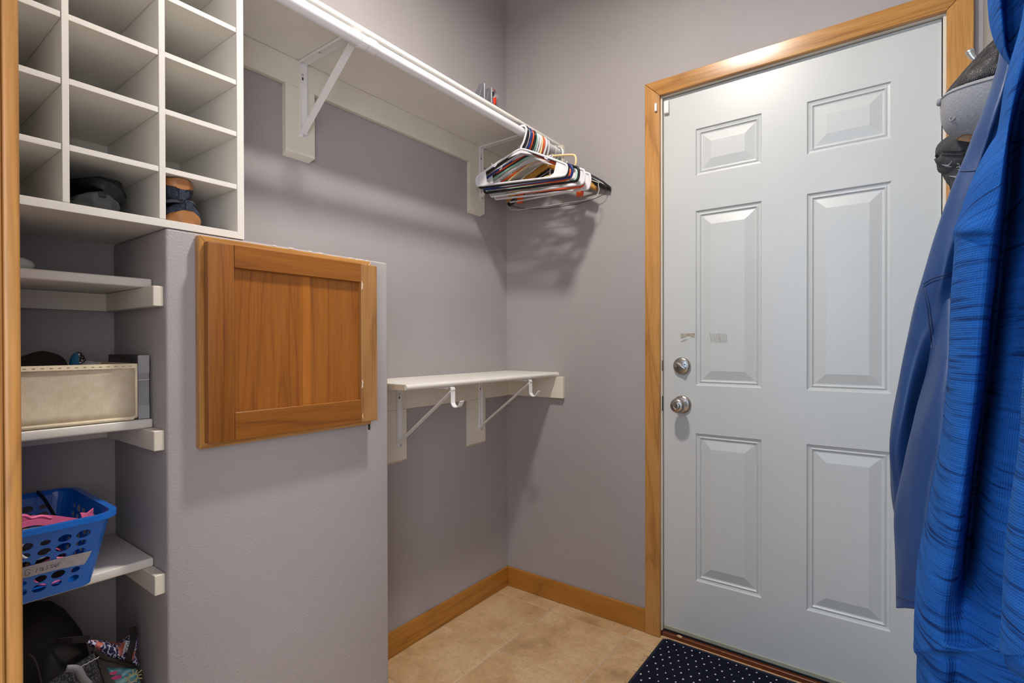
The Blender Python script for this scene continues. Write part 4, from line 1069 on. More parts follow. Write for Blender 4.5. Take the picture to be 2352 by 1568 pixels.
obj('band', bm_tube(catmull([pt(308, 1456, -.215), pt(303, 1480, -.2262), pt(297, 1505, -.2270), pt(294, 1522, -.2240)], 4), 0, flat=(.0058, .0010, (1, 0, 0))), MAT_BAG, fp)
obj('loop', bm_tube(catmull([pt(306, 1458, -.214), pt(303, 1442, -.216), pt(309, 1445, -.212), pt(311, 1460, -.210)], 4), 0, flat=(.0042, .0009, (1, 0, 0))), MAT_BAG, fp)
tagc = [pt(289, 1470, -.2268), pt(298, 1471, -.2268), pt(291, 1498, -.2278), pt(282, 1496, -.2278)]
tg = obj('tag', bm_prism(tagc, (0, -.0012, 0)), plain('pale_tag', (.42, .45, .48), .7), fp, label='small pale cloth tag')
ca = (tagc[0] + tagc[1] + tagc[2] + tagc[3]) / 4
ex = ((tagc[3] + tagc[2]) / 2 - (tagc[0] + tagc[1]) / 2).normalized(); ey = (tagc[1] - tagc[0]); ey = (ey - ex * ey.dot(ex)).normalized(); ez = ex.cross(ey)
Mt = Matrix((ex, ey, ez)).transposed().to_4x4(); Mt.translation = ca + Vector((.0012, -.0016, 0))
obj('lettering', text_bm('YFUUR', .0085, Mt), MAT_DARKMET, tg)
# pale blue printed pouch below it
m_b, nt_b, bs_b = base_mat('aqua_print', .5)
v_ = tex_coord(nt_b); w1 = nt_b.nodes.new('ShaderNodeTexWave'); w1.inputs['Scale'].default_value = 30; w1.inputs['Distortion'].default_value = 5; w1.bands_direction = 'Z'
nt_b.links.new(v_, w1.inputs['Vector'])
nt_b.links.new(ramp(nt_b, w1.outputs['Fac'], [(.2, (.10, .30, .36)), (.75, (.26, .50, .52))]), bs_b.inputs['Base Color'])
ap = thing('printed_pouch', (-1.565, -.20, z4), 'aqua printed pouch with yellow sun below the floral pouch', 'pouch')
pillow([(246, 1536), (262, 1533), (300, 1532), (314, 1536), (322, 1560), (332, 1600), (330, 1625), (290, 1630), (280, 1600), (262, 1565)], -.222, .014, m_b, 'body', ap)
sunc = pt(306, 1556, -.2368); MAT_SUN = plain('pale_yellow_print', (.60, .46, .18), .6); sb = bmesh.new()
bm_tube([sunc + Vector((.0075 * math.cos(a), 0, .0075 * math.sin(a))) for a in [k * math.pi / 9 for k in range(18)]], .0009, 5, closed=True, bm=sb)
for k in range(12):
    a = k * math.pi / 6; d = Vector((math.cos(a), 0, math.sin(a))); bm_tube([sunc + d * .0095, sunc + d * (.017 if k % 2 else .014)], .0009, 5, bm=sb)
obj('sun_print', sb, MAT_SUN, ap)
MAT_MAG = plain('magenta_print', (.40, .04, .16), .6)
for (cx_, cy_, rx_, rz_) in ((261, 1545, .0065, .0032), (268, 1555, .0085, .0042)):
    cc = pt(cx_, cy_, -.2362); obj('flower_print', bm_prism([cc + Vector((rx_ * math.cos(a), 0, -.25 * rx_ * math.cos(a) + rz_ * math.sin(a))) for a in [k * math.pi / 8 for k in range(16)]], (0, -.0006, 0)), MAT_MAG, ap)
Mt = Matrix(((1, 0, 0), (0, 0, -1), (0, 1, 0))).to_4x4(); Mt.translation = pt(311, 1570, -.2376)
obj('lettering', text_bm('COOL', .011, Mt), MAT_DARKMET, ap)

# ------------------------------------------------------------------ coat hooks on the right wall
MAT_HOOK = plain('satin_nickel_hook', (.55, .55, .54), .35, metal=.9)
def coat_hook(x, z, label):
    t = thing('coat_hook', (x, YR, z), label, 'hook', 'coat hooks on the right wall')
    obj('plate', bm_box(x - .011, x + .011, YR + .0003, YR + .004, z - .045, z + .020, .0015), MAT_HOOK, t)
    p = catmull([(x, YR + .003, z), (x, YR + .022, z - .004), (x, YR + .042, z + .002), (x, YR + .052, z + .016), (x, YR + .055, z + .024)], 4)
    obj('prong', bm_tube(p, [.0050 + .0035 * max(0, k / len(p) - .55) * 2 for k in range(len(p))], 12), MAT_HOOK, t, smooth=True)
    obj('prong_tip', bm_lathe([(0, -.006), (.006, -.004), (.0085, .002), (.007, .006), (0, .0075)], (x, YR + .0555, z + .026), (0, .3, 1), 14), MAT_HOOK, t, smooth=True)
    p = catmull([(x, YR + .003, z - .035), (x, YR + .016, z - .046), (x, YR + .028, z - .042), (x, YR + .032, z - .030)], 4)
    obj('lower_prong', bm_tube(p, .0048, 10), MAT_HOOK, t, smooth=True)
    return t
coat_hook(-.345, 1.752, 'nickel coat hook whose tip shows above the grey cap')
coat_hook(-.720, 1.752, 'nickel coat hook holding the navy windbreaker')
coat_hook(-1.090, 1.752, 'nickel coat hook holding the blue hoodie')

# ------------------------------------------------------------------ caps
def uv_fabric(name, colfn, rough=.8, sheen=.0, spec=.3):
    m, nt, bs = base_mat(name, rough, 0, spec)
    uv = nt.nodes.new('ShaderNodeUVMap').outputs['UV']
    colfn(nt, bs, uv)
    if sheen: bs.inputs['Sheen Weight'].default_value = sheen
    return m
def scaled(nt, vec, sc, rot=0.0):
    mp = nt.nodes.new('ShaderNodeMapping'); mp.inputs['Scale'].default_value = sc; mp.inputs['Rotation'].default_value = (0, 0, rot)
    nt.links.new(vec, mp.inputs['Vector']); return mp.outputs['Vector']
def grey_jersey(nt, bs, uv):
    n = noise_node(nt, scaled(nt, uv, (500, 160, 1)), 1.0, 3, .7)
    nt.links.new(ramp(nt, n, [(.3, (.20, .20, .215)), (.7, (.34, .34, .355))]), bs.inputs['Base Color']); bump(nt, bs, n, .25, .0006)
def trucker_mesh(nt, bs, uv):
    v = nt.nodes.new('ShaderNodeTexVoronoi'); v.inputs['Scale'].default_value = 1.0; v.inputs['Randomness'].default_value = .25
    nt.links.new(scaled(nt, uv, (340, 280, 1), .3), v.inputs['Vector'])
    n = noise_node(nt, scaled(nt, uv, (60, 60, 1)), 1.0, 3)
    c = mixc(nt, ramp(nt, n, [(.45, (0, 0, 0)), (.7, (1, 1, 1))]), (.05, .048, .048), (.42, .41, .41))
    nt.links.new(mixc(nt, ramp(nt, v.outputs['Distance'], [(.20, (1, 1, 1)), (.34, (0, 0, 0))]), (.008, .008, .009), c), bs.inputs['Base Color'])
    bump(nt, bs, v.outputs['Distance'], .6, .001)
def washed_denim(nt, bs, uv):
    n = noise_node(nt, scaled(nt, uv, (28, 28, 1)), 1.0, 5, .7); f = noise_node(nt, scaled(nt, uv, (900, 260, 1)), 1.0, 2)
    c = ramp(nt, n, [(.32, (.022, .023, .024)), (.55, (.05, .052, .054)), (.75, (.095, .097, .10))])
    nt.links.new(mixc(nt, .35, c, ramp(nt, f, [(.3, (.015, .015, .016)), (.7, (.13, .13, .135))])), bs.inputs['Base Color']); bump(nt, bs, f, .4, .0008)
MAT_JERSEY = uv_fabric('grey_cap_cloth', grey_jersey, .95); MAT_MESHC = uv_fabric('black_cap_mesh', trucker_mesh, .55); MAT_DENIM = uv_fabric('washed_black_denim', washed_denim, .95)
MAT_PATCH = plain('tan_leather_patch', (.42, .25, .14), .6, var=.15); MAT_PATCHE = plain('brown_patch_edge', (.20, .085, .03), .6)

def crown(cx, cz, ax, ay, az, t0, t1, sharp=1.0, wob=0.0, seed=0, nlev=14, nang=26, pw=.8):
    """part of a dome standing out from the wall along +y; angle 0 is +x, 90 is up"""
    rings = []
    for i in range(nlev + 1):
        q = i / nlev; s = math.cos(q * math.pi / 2 * .985); h = math.sin(q * math.pi / 2)
        row = []
        for k in range(nang + 1):
            a = math.radians(t0 + (t1 - t0) * k / nang)
            w = 1 + wob * noise.noise(Vector((math.cos(a) * 2.5 + seed, math.sin(a) * 2.5, q * 3)))
            row.append(Vector((cx + ax * s ** pw * math.cos(a) * w, YR + .010 + ay * h * w, cz + az * s ** pw * math.sin(a) * w)))
        rings.append(row)
    b = bm_loft(rings, close_ring=False, caps=False)
    bmesh.ops.solidify(b, geom=b.faces[:], thickness=.0016); bmesh.ops.recalc_face_normals(b, faces=b.faces)
    return b
gcx, gcz = -.405, 1.6560
cap = thing('cap', (gcx, YR, gcz - .09), 'light grey trucker cap with black mesh back, upper of two caps', 'cap', 'caps on the wall hook')
cfp = obj('front_panel', crown(gcx, gcz, .078, .1010, .104, 177, 363, pw=.55), MAT_JERSEY, cap, smooth=True)
# mesh back pulled up to the hook
rings = []
for i in range(11):
    q = i / 10; row = []
    for k in range(21):
        a = math.radians(176 - 172 * k / 20)
        base = Vector((gcx + .078 * math.cos(a), YR + .010, gcz + .020 + .098 * math.sin(a)))
        base = Vector((gcx + .078 * math.cos(a), YR + .012 + .004 * math.sin(5 * a), gcz + .118 * math.sin(a)))
        top = Vector((gcx + .004 * math.cos(a), YR + .110, gcz + .004 + .004 * math.sin(a)))
        mid = base.lerp(top, q); bul = math.sin(q * math.pi) * .020
        row.append(mid + Vector((bul * math.cos(a) * .9, bul * .55, bul * math.sin(a) * .25 - .012 * math.sin(q * math.pi) * math.sin(a) + .0025 * noise.noise(Vector((q * 9, k * .5, 1))))))
    rings.append(row)
b = bm_loft(rings, close_ring=False, caps=False); bmesh.ops.solidify(b, geom=b.faces[:], thickness=.0012); bmesh.ops.recalc_face_normals(b, faces=b.faces)
obj('mesh_back', b, MAT_MESHC, cap, smooth=True)
obj('button', bm_lathe([(0, -.003), (.0075, -.002), (.0085, .002), (.006, .0055), (0, .0065)], (gcx, YR + .112, gcz + .002), (0, 1, 0), 18), MAT_JERSEY, cap, smooth=True)
def crown_pt(q, deg, lift=.0010):
    a = math.radians(deg); s_ = math.cos(q * math.pi / 2 * .985) ** .55
    return Vector((gcx + (.078 * s_ + lift) * math.cos(a), YR + .010 + (.1010 + lift) * math.sin(q * math.pi / 2), gcz + (.104 * s_ + lift) * math.sin(a)))
obj('edge_stitch', bm_tube([crown_pt(k / 12, 181 + 4 * (k / 12) ** 6) for k in range(1, 12)], .0007, 5), plain('grey_thread', (.06, .06, .07), .9), cap)
csnap = snapper(cfp)
ey_ = csnap(2187, 272, .0004, gcx)
obj('eyelet', bm_tube([ey_ + Vector((-.0005 + .0028 * math.cos(a), .0038 * math.cos(a), .0045 * math.sin(a))) for a in [k * math.pi / 7 for k in range(14)]], .0015, 6, closed=True), MAT_JERSEY, cap, smooth=True)
pc = [csnap(px, py, .0008, gcx) for px, py in ((2199, 322), (2203, 316), (2212, 311), (2222, 309), (2236, 311), (2246, 316), (2246, 326), (2225, 326))]
pa_ = obj('patch', bm_prism(pc, (-.0012, .0010, 0)), MAT_PATCH, cap, label='tan leather patch')
obj('patch_edge', bm_tube([p + Vector((-.0012, .0010, 0)) for p in pc[:6]], .0010, 5), MAT_PATCHE, pa_)
lt = bmesh.new()
for s in (((2226, 320), (2233, 319)), ((2230, 319), (2231, 326)), ((2226, 329), (2232, 322), (2233, 330)), ((2212, 323), (2213, 325)), ((2238, 320), (2238, 328))):
    bm_tube([csnap(x, y - 2, .0030, gcx) for x, y in s], .0006, 4, bm=lt)
obj('lettering', lt, MAT_PATCHE, pa_)
# bill, pointing down along the wall
bl = [[Vector((gcx + .072 * u * (1 - .25 * q ** 2), YR + .014 + .030 * (1 - u * u) + .010 * q, gcz - .095 - .055 * q * (1 - .55 * u * u))) for u in [j / 6 - 1 for j in range(13)]] for q in [k / 5 for k in range(6)]]
b = bm_loft(bl, close_ring=False, caps=False); bmesh.ops.solidify(b, geom=b.faces[:], thickness=.003); bmesh.ops.recalc_face_normals(b, faces=b.faces)
obj('bill', b, MAT_JERSEY, cap, smooth=True)

dcx, dcz = -.285, 1.5580
cap2 = thing('cap', (dcx, YR, dcz - .09), 'worn charcoal denim cap with frayed bill below the grey one', 'cap', 'caps on the wall hook')
dcr = obj('crown', crown(dcx, dcz + .010, .076, .1020, .066, 0, 360, wob=.10, seed=7), MAT_DENIM, cap2, smooth=True)
# folded bill hanging under the crown
bl = []
for q in [k / 7 for k in range(8)]:
    row = []
    for u in [j / 8 - 1 for j in range(17)]:
        row.append(Vector((dcx + .078 * u * (1 - .22 * q), YR + .016 + .088 * (1 - abs(u) ** 1.6) * (1 - .30 * q) + .004 * noise.noise(Vector((u * 4, q * 5, 3))), dcz - .014 - .066 * q * (1 - .35 * abs(u) ** 2) + .003 * noise.noise(Vector((u * 5, q * 3, 8))))))
    bl.append(row)
b = bm_loft(bl, close_ring=False, caps=False); bmesh.ops.solidify(b, geom=b.faces[:], thickness=.005); bmesh.ops.recalc_face_normals(b, faces=b.faces)
dbl = obj('bill', b, MAT_DENIM, cap2, smooth=True)
dsnap = snapper(dcr, dbl)
def surf(px, py, x0): return dsnap(px, py, .0012, dcx)
sb = bmesh.new()
for yy in (347, 356):
    bm_tube(catmull([surf(2164, yy - 1, 0), surf(2175, yy, 0), surf(2185, yy, 0), surf(2200, yy, 0), surf(2215, yy - 1, 0)], 3), .0018, 6, bm=sb)
obj('stitched_seam', sb, plain('dark_seam_thread', (.018, .018, .02), .95, bmp=.8, bscale=300), cap2, smooth=True)
fr = bmesh.new(); rf = random.Random(5)
for (x0, y0) in ((2172, 378), (2185, 374), (2196, 379), (2205, 386), (2200, 404), (2190, 408), (2212, 398), (2178, 384)):
    p = [surf(x0 + rf.uniform(-9, 9), y0 + rf.uniform(-4, 4), dcx - .066 + rf.uniform(-.004, .002)) for _ in range(4)]
    bm_tube(catmull(p, 3), .0009, 5, bm=fr)
obj('frayed_threads', fr, plain('pale_frayed_thread', (.30, .30, .31), .95), cap2, kind='stuff')

# ------------------------------------------------------------------ garments on the right wall
def garment(rows, name, mat, parent, nu=7, nv=7, back=None, caps=True, xn=.10, xf=.10, wall=.004, split=None, ripple=0.0, seed=0):
    """rows of (py, [(px, x), ...]) from left silhouette to the right; each row closed round the back against the wall"""
    ctrl = []
    for py, pts in rows:
        vis = [on(px, py, 'x', x) for px, x in pts]
        s, e = vis[0], vis[-1]
        ring = list(vis)
        near = Vector((e.x - xn * .35, max(YR + wall, e.y - .030), e.z)); ring.append(near)
        ring.append(Vector((e.x - xn * .35, YR + wall, e.z)))
        ring.append(Vector(((s.x + e.x) / 2, YR + wall, (s.z + e.z) / 2)))
        ring.append(Vector((s.x + xf, YR + wall, s.z)))
        ring.append(Vector((s.x + xf * .9, (YR + s.y) / 2, s.z)))
        ring.append(Vector((s.x + xf * .45, s.y - .012, s.z)))
        ctrl.append(ring)
    dense = [catmull(r_, nu, closed=True) for r_ in ctrl]
    cols_ = [catmull([d[k] for d in dense], nv) for k in range(len(dense[0]))]
    R = [[cols_[k][i] for k in range(len(cols_))] for i in range(len(cols_[0]))]
    for ring in R:
        for p in ring:
            if ripple:
                p.y += ripple * noise.noise(Vector((p.x * 22 + seed, p.y * 22, p.z * 9)))
                p.x += ripple * noise.noise(Vector((p.x * 20, p.y * 25 + seed, p.z * 11 + 5)))
            p.y = max(p.y, YR + wall)
    if split is None: return obj(name, bm_loft(R, caps=caps), mat, parent, smooth=True)
    i, name2, mat2 = split; i *= nv
    obj(name, bm_loft([list(r_) for r_ in R[:i + 1]], caps=False), mat, parent, smooth=True)
    return obj(name2, bm_loft([list(r_) for r_ in R[i:]], caps=False), mat2, parent, smooth=True)

def slub(base, dark, tilt=0.0):
    def fn(nt, bs, uv):
        tc = nt.nodes.new('ShaderNodeTexCoord').outputs['Object']
        sx0 = nt.nodes.new('ShaderNodeSeparateXYZ'); nt.links.new(tc, sx0.inputs[0])
        zz = math_n(nt, 'ADD', sx0.outputs[2], math_n(nt, 'MULTIPLY', math_n(nt, 'SUBTRACT', sx0.outputs[1], sx0.outputs[0]), tilt))
        cb = nt.nodes.new('ShaderNodeCombineXYZ'); nt.links.new(sx0.outputs[0], cb.inputs[0]); nt.links.new(sx0.outputs[1], cb.inputs[1]); nt.links.new(zz, cb.inputs[2])
        if tilt:
            su = nt.nodes.new('ShaderNodeSeparateXYZ'); nt.links.new(uv, su.inputs[0])
            zz = math_n(nt, 'ADD', math_n(nt, 'MULTIPLY', su.outputs[1], .8), math_n(nt, 'MULTIPLY', su.outputs[0], tilt))
            nt.links.new(su.outputs[0], cb.inputs[0]); cb.inputs[1].default_value = 0; nt.links.remove(cb.inputs[1].links[0]); nt.links.new(zz, cb.inputs[2])
        v = cb.outputs[0]
        st1 = noise_node(nt, scaled(nt, v, (7, 10, 190)), 1.0, 2, .6); st2 = noise_node(nt, scaled(nt, v, (12, 16, 430)), 1.0, 2, .6)
        c = mixc(nt, ramp(nt, st1, [(.53, (0, 0, 0)), (.68, (.9, .9, .9))]), base, dark)
        c = mixc(nt, ramp(nt, st2, [(.56, (0, 0, 0)), (.72, (.6, .6, .6))]), c, dark)
        lt_ = tuple(min(1, x * 1.35) for x in base)
        c = mixc(nt, ramp(nt, noise_node(nt, scaled(nt, v, (6, 9, 80)), 1.0, 2), [(.50, (0, 0, 0)), (.72, (.7, .7, .7))]), c, lt_)
        nt.links.new(c, bs.inputs['Base Color'])
        sp_ = nt.nodes.new('ShaderNodeSeparateXYZ'); nt.links.new(uv, sp_.inputs[0])
        sx_ = math_n(nt, 'SINE', math_n(nt, 'MULTIPLY', sp_.outputs[0], 2 * math.pi / .0036)); sy_ = math_n(nt, 'SINE', math_n(nt, 'MULTIPLY', zz, 2 * math.pi / .0026))
        bump(nt, bs, math_n(nt, 'ADD', math_n(nt, 'MAXIMUM', sx_, sy_), math_n(nt, 'MULTIPLY', st1, 1.5)), .45, .0010)
    return fn
HB, HD = (.014, .095, .33), (.004, .020, .095)
MAT_HOOD = uv_fabric('blue_waffle_knit', slub(HB, HD), .9, spec=.12)
MAT_HOODD = uv_fabric('blue_waffle_knit_bias', slub(HB, HD, .62), .9, spec=.12)
def shell(nt, bs, uv):
    n = noise_node(nt, scaled(nt, uv, (7, 4, 1)), 1.0, 3, .5, 1.2); f = noise_node(nt, scaled(nt, uv, (1200, 1200, 1)), 1.0, 1)
    nt.links.new(ramp(nt, n, [(.3, (.011, .040, .130)), (.7, (.017, .058, .170))]), bs.inputs['Base Color'])
    bump(nt, bs, math_n(nt, 'ADD', n, math_n(nt, 'MULTIPLY', f, .02)), .55, .010)
MAT_SHELL = uv_fabric('navy_windbreaker_nylon', shell, .45, spec=.45)

# navy windbreaker (farther)
jk = thing('windbreaker', (-.76, YR, .62), 'navy nylon windbreaker hung between the caps and the blue hoodie', 'jacket', 'clothes hung on the right wall')
XJ = -.78
jb = garment([(-60, [(2318, XJ + .03), (2330, XJ), (2350, XJ - .03), (2372, XJ - .05)]),
         (60, [(2306, XJ + .02), (2320, XJ - .01), (2345, XJ - .04), (2375, XJ - .05)]),
         (150, [(2292, XJ + .02), (2312, XJ - .02), (2335, XJ - .02), (2378, XJ - .05)]),
         (240, [(2262, XJ + .01), (2288, XJ - .03), (2312, XJ - .01), (2378, XJ - .06)]),
         (330, [(2228, XJ + .01), (2262, XJ - .03), (2286, XJ - .02), (2372, XJ - .06)]),
         (392, [(2202, XJ), (2240, XJ - .03), (2270, XJ - .03), (2365, XJ - .06)]),
         (480, [(2168, XJ), (2205, XJ - .03), (2250, XJ - .03), (2360, XJ - .06)]),
         (560, [(2141, XJ), (2180, XJ - .04), (2230, XJ - .03), (2350, XJ - .06)]),
         (640, [(2119, XJ), (2160, XJ - .04), (2210, XJ - .03), (2340, XJ - .06)]),
         (740, [(2092, XJ + .01), (2130, XJ - .02), (2190, XJ - .03), (2330, XJ - .06)]),
         (850, [(2069, XJ + .02), (2100, XJ - .01), (2170, XJ + .02), (2320, XJ - .05)]),
         (960, [(2051, XJ + .02), (2080, XJ - .01), (2160, XJ + .03), (2310, XJ - .05)]),
         (1050, [(2043, XJ + .02), (2072, XJ), (2160, XJ + .03), (2310, XJ - .05)]),
         (1130, [(2049, XJ + .03), (2075, XJ + .01), (2160, XJ + .03), (2310, XJ - .05)]),
         (1200, [(2058, XJ + .04), (2080, XJ + .02), (2160, XJ + .03), (2310, XJ - .05)]),
         (1290, [(2066, XJ + .05), (2085, XJ + .03), (2160, XJ + .03), (2310, XJ - .05)])], 'body', MAT_SHELL, jk, ripple=.004, seed=2, xf=.12)
XS = -.90
sl = garment([(560, [(2170, XJ + .03), (2185, XJ + .03), (2205, XJ + .03), (2225, XJ + .03)]),
         (650, [(2160, XJ + .01), (2178, XJ - .02), (2205, XJ - .02), (2235, XJ + .01)]),
         (740, [(2148, XJ), (2168, XJ - .05), (2200, XJ - .06), (2235, XJ - .02)]),
         (817, [(2134, XJ - .02), (2158, XJ - .09), (2195, XJ - .10), (2232, XJ - .05)]),
         (900, [(2114, XJ - .05), (2142, XJ - .12), (2185, XJ - .13), (2226, XJ - .08)]),
         (1000, [(2092, XS + .04), (2122, XS - .01), (2172, XS - .03), (2215, XS + .02)]),
         (1087, [(2074, XS + .04), (2104, XS - .01), (2155, XS - .03), (2205, XS + .02)]),
         (1180, [(2058, XS + .04), (2090, XS - .01), (2140, XS - .03), (2190, XS + .02)]),
         (1280, [(2055, XS + .04), (2082, XS - .01), (2128, XS - .03), (2180, XS + .02)]),
         (1350, [(2056, XS + .04), (2080, XS), (2122, XS - .02), (2172, XS + .02)]),
         (1396, [(2058, XS + .04), (2080, XS), (2120, XS - .02), (2168, XS + .02)])], 'sleeve', MAT_SHELL, jk, ripple=.003, seed=5, xn=.05, xf=.05, wall=.090)
MAT_SEAM = plain('dark_navy_seam', (.012, .028, .085), .6)
jsnap = snapper(jb, sl)
def seam(pts, parent, r=.0011, name='seam', n=6):
    fine = catmull([(px, py, 0) for px, py in pts], n)
    return obj(name, bm_tube([jsnap(p.x, p.y, .0004) for p in fine], r, 6), MAT_SEAM, parent, smooth=True)
seam([(2206, 393), (2222, 393), (2248, 391)], jk)
for o_ in (0, 7): seam([(2122, 652 + o_), (2140, 640 + o_), (2165, 632 + o_), (2186, 626 + o_)], jk, r=.0009)
for o_ in (0, 6): seam([(2124 - o_, 660), (2134 - o_, 700), (2141 - o_, 750), (2145 - o_, 800)], jk, r=.0009)
seam([(2062, 1370), (2076, 1374), (2088, 1378), (2100, 1381)], sl, name='hem_stitch')

# blue hoodie (nearer)
hd = thing('hoodie', (-1.10, YR, .55), 'bright blue waffle knit hoodie hung nearest the camera at right', 'hoodie', 'clothes hung on the right wall')
XB_ = -1.08
garment([(-150, [(2385, XB_), (2388, XB_ - .03), (2395, XB_ - .05), (2410, XB_ - .05), (2425, XB_ - .04), (2435, XB_ - .05), (2450, XB_ - .06), (2470, XB_ - .07)]),
         (-40, [(2368, XB_), (2374, XB_ - .04), (2384, XB_ - .06), (2402, XB_ - .06), (2420, XB_ - .03), (2435, XB_ - .05), (2455, XB_ - .08), (2480, XB_ - .10)]),
         (30, [(2350, XB_), (2357, XB_ - .04), (2368, XB_ - .06), (2388, XB_ - .06), (2405, XB_ - .03), (2425, XB_ - .05), (2455, XB_ - .08), (2480, XB_ - .11)]),
         (90, [(2337, XB_), (2345, XB_ - .04), (2356, XB_ - .06), (2374, XB_ - .06), (2390, XB_ - .02), (2415, XB_ - .05), (2450, XB_ - .08), (2480, XB_ - .11)]),
         (153, [(2320, XB_), (2329, XB_ - .04), (2340, XB_ - .06), (2356, XB_ - .06), (2372, XB_ - .01), (2405, XB_ - .04), (2450, XB_ - .08), (2480, XB_ - .11)]),
         (214, [(2306, XB_), (2316, XB_ - .04), (2327, XB_ - .06), (2340, XB_ - .055), (2352, XB_), (2392, XB_ - .03), (2445, XB_ - .08), (2480, XB_ - .11)]),
         (268, [(2297, XB_), (2307, XB_ - .04), (2316, XB_ - .06), (2326, XB_ - .055), (2336, XB_ + .01), (2380, XB_ - .02), (2440, XB_ - .08), (2480, XB_ - .11)]),
         (310, [(2288, XB_), (2299, XB_ - .045), (2308, XB_ - .065), (2317, XB_ - .06), (2326, XB_ + .02), (2370, XB_ - .01), (2435, XB_ - .08), (2480, XB_ - .11)]),
         (334, [(2273, XB_), (2288, XB_ - .05), (2302, XB_ - .075), (2313, XB_ - .07), (2322, XB_ + .03), (2362, XB_), (2430, XB_ - .08), (2480, XB_ - .12)]),
         (375, [(2251, XB_), (2264, XB_ - .055), (2292, XB_ - .082), (2308, XB_ - .075), (2318, XB_ + .03), (2355, XB_), (2420, XB_ - .08), (2475, XB_ - .12)]),
         (433, [(2224, XB_), (2240, XB_ - .055), (2282, XB_ - .085), (2303, XB_ - .075), (2314, XB_ + .03), (2345, XB_ + .005), (2410, XB_ - .08), (2475, XB_ - .12)]),
         (490, [(2204, XB_ + .005), (2220, XB_ - .055), (2270, XB_ - .085), (2298, XB_ - .075), (2309, XB_ + .03), (2340, XB_), (2405, XB_ - .08), (2470, XB_ - .12)]),
         (528, [(2190, XB_ + .005), (2206, XB_ - .06), (2262, XB_ - .088), (2294, XB_ - .075), (2305, XB_ + .03), (2336, XB_), (2402, XB_ - .085), (2470, XB_ - .125)]),
         (546, [(2193, XB_ + .01), (2208, XB_ - .05), (2259, XB_ - .078), (2291, XB_ - .070), (2302, XB_ + .025), (2334, XB_), (2400, XB_ - .085), (2470, XB_ - .13)]),
         (575, [(2193, XB_ + .01), (2206, XB_ - .05), (2255, XB_ - .080), (2288, XB_ - .07), (2300, XB_ + .025), (2332, XB_ - .01), (2400, XB_ - .10), (2470, XB_ - .14)]),
         (700, [(2184, XB_ + .01), (2200, XB_ - .05), (2243, XB_ - .080), (2272, XB_ - .07), (2286, XB_ + .025), (2325, XB_ - .03), (2395, XB_ - .10), (2470, XB_ - .14)]),
         (850, [(2175, XB_ + .01), (2192, XB_ - .05), (2230, XB_ - .080), (2258, XB_ - .07), (2273, XB_ + .025), (2312, XB_ - .04), (2390, XB_ - .10), (2465, XB_ - .14)]),
         (1000, [(2163, XB_ + .01), (2180, XB_ - .05), (2214, XB_ - .080), (2238, XB_ - .07), (2254, XB_ + .025), (2298, XB_ - .05), (2385, XB_ - .10), (2460, XB_ - .14)]),
         (1150, [(2138, XB_ + .01), (2158, XB_ - .05), (2196, XB_ - .080), (2221, XB_ - .068), (2237, XB_ + .02), (2285, XB_ - .055), (2380, XB_ - .10), (2455, XB_ - .14)]),
         (1280, [(2113, XB_ + .01), (2135, XB_ - .05), (2180, XB_ - .080), (2206, XB_ - .066), (2220, XB_ + .01), (2275, XB_ - .065), (2375, XB_ - .10), (2450, XB_ - .14)]),
         (1390, [(2101, XB_ + .01), (2122, XB_ - .05), (2165, XB_ - .075), (2192, XB_ - .065), (2220, XB_ - .05), (2285, XB_ - .08), (2370, XB_ - .10), (2450, XB_ - .14)]),
         (1470, [(2100, XB_ + .01), (2122, XB_ - .05), (2160, XB_ - .075), (2190, XB_ - .072), (2225, XB_ - .07), (2290, XB_ - .09), (2370, XB_ - .10), (2450, XB_ - .14)]),
         (1492, [(2100, XB_ + .01), (2122, XB_ - .055), (2160, XB_ - .080), (2190, XB_ - .078), (2225, XB_ - .078), (2290, XB_ - .095), (2370, XB_ - .105), (2450, XB_ - .14)]),
         (1512, [(2108, XB_ + .01), (2128, XB_ - .045), (2164, XB_ - .066), (2194, XB_ - .060), (2225, XB_ - .070), (2290, XB_ - .09), (2370, XB_ - .10), (2450, XB_ - .14)]),
         (1600, [(2109, XB_ + .01), (2130, XB_ - .045), (2166, XB_ - .066), (2194, XB_ - .055), (2225, XB_ - .060), (2290, XB_ - .08), (2370, XB_ - .10), (2450, XB_ - .14)]),
         (1760, [(2120, XB_ + .01), (2140, XB_ - .045), (2170, XB_ - .066), (2194, XB_ - .055), (2225, XB_ - .060), (2290, XB_ - .08), (2370, XB_ - .10), (2450, XB_ - .14)])], 'hood', MAT_HOODD, hd, split=(13, 'body', MAT_HOOD), ripple=.0025, seed=9, xn=.06, xf=.16)
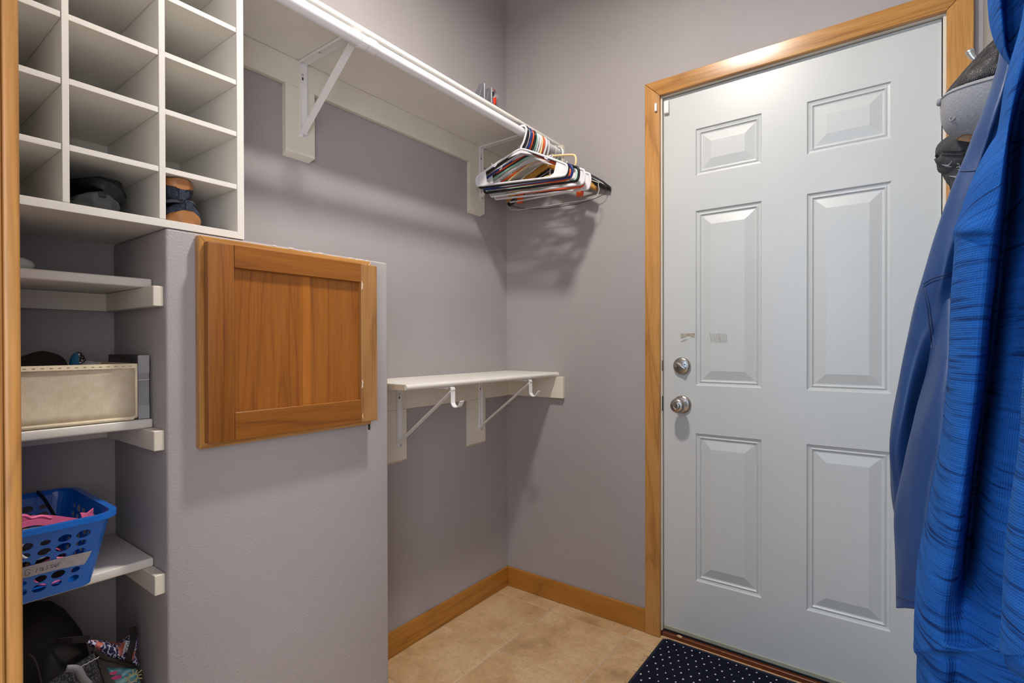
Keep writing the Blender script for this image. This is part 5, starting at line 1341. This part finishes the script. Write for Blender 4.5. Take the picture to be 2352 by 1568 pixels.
# drooping far side of the hood
garment([(-150, [(2330, XB_ + .07), (2345, XB_ + .03), (2365, XB_), (2400, XB_ - .01)]),
         (-100, [(2288, XB_ + .10), (2312, XB_ + .06), (2350, XB_ + .03), (2405, XB_)]),
         (-50, [(2272, XB_ + .10), (2300, XB_ + .05), (2345, XB_ + .04), (2405, XB_ + .01)]),
         (0, [(2269, XB_ + .10), (2296, XB_ + .05), (2320, XB_ + .08), (2395, XB_ + .01)]),
         (60, [(2274, XB_ + .10), (2300, XB_ + .05), (2318, XB_ + .09), (2380, XB_ + .01)]),
         (105, [(2287, XB_ + .10), (2305, XB_ + .06), (2320, XB_ + .09), (2366, XB_ + .02)]),
         (135, [(2304, XB_ + .10), (2314, XB_ + .07), (2324, XB_ + .08), (2352, XB_ + .03)]),
         (155, [(2320, XB_ + .09), (2326, XB_ + .08), (2330, XB_ + .07), (2344, XB_ + .04)])], 'hood_side', MAT_HOOD, hd, ripple=.002, seed=21, xn=.02, xf=.04, wall=.030)
# near sleeve
XN_ = -1.30
ns = garment([(760, [(2372, XN_), (2390, XN_ - .03), (2430, XN_ - .04), (2480, XN_ - .02)]),
         (880, [(2350, XN_), (2368, XN_ - .03), (2420, XN_ - .04), (2490, XN_ - .02)]),
         (1010, [(2342, XN_), (2360, XN_ - .03), (2415, XN_ - .04), (2490, XN_ - .02)]),
         (1126, [(2326, XN_), (2346, XN_ - .03), (2405, XN_ - .04), (2485, XN_ - .02)]),
         (1299, [(2307, XN_), (2328, XN_ - .03), (2390, XN_ - .04), (2475, XN_ - .02)]),
         (1400, [(2300, XN_), (2320, XN_ - .03), (2380, XN_ - .045), (2470, XN_ - .02)]),
         (1470, [(2294, XN_), (2314, XN_ - .03), (2375, XN_ - .05), (2465, XN_ - .02)]),
         (1502, [(2296, XN_), (2316, XN_ - .03), (2375, XN_ - .05), (2465, XN_ - .02)])], 'sleeve', MAT_HOOD, hd, ripple=.002, seed=31, xn=.04, xf=.03, wall=.060)
garment([(1490, [(2304, XN_ + .01), (2322, XN_ - .02), (2375, XN_ - .035), (2455, XN_ - .01)]),
         (1530, [(2312, XN_ + .01), (2328, XN_ - .02), (2378, XN_ - .035), (2452, XN_ - .01)]),
         (1562, [(2352, XN_ + .01), (2362, XN_ - .02), (2392, XN_ - .035), (2450, XN_ - .01)])], 'cuff', MAT_HOOD, ns, ripple=.001, seed=33, xn=.03, xf=.025, wall=.062)
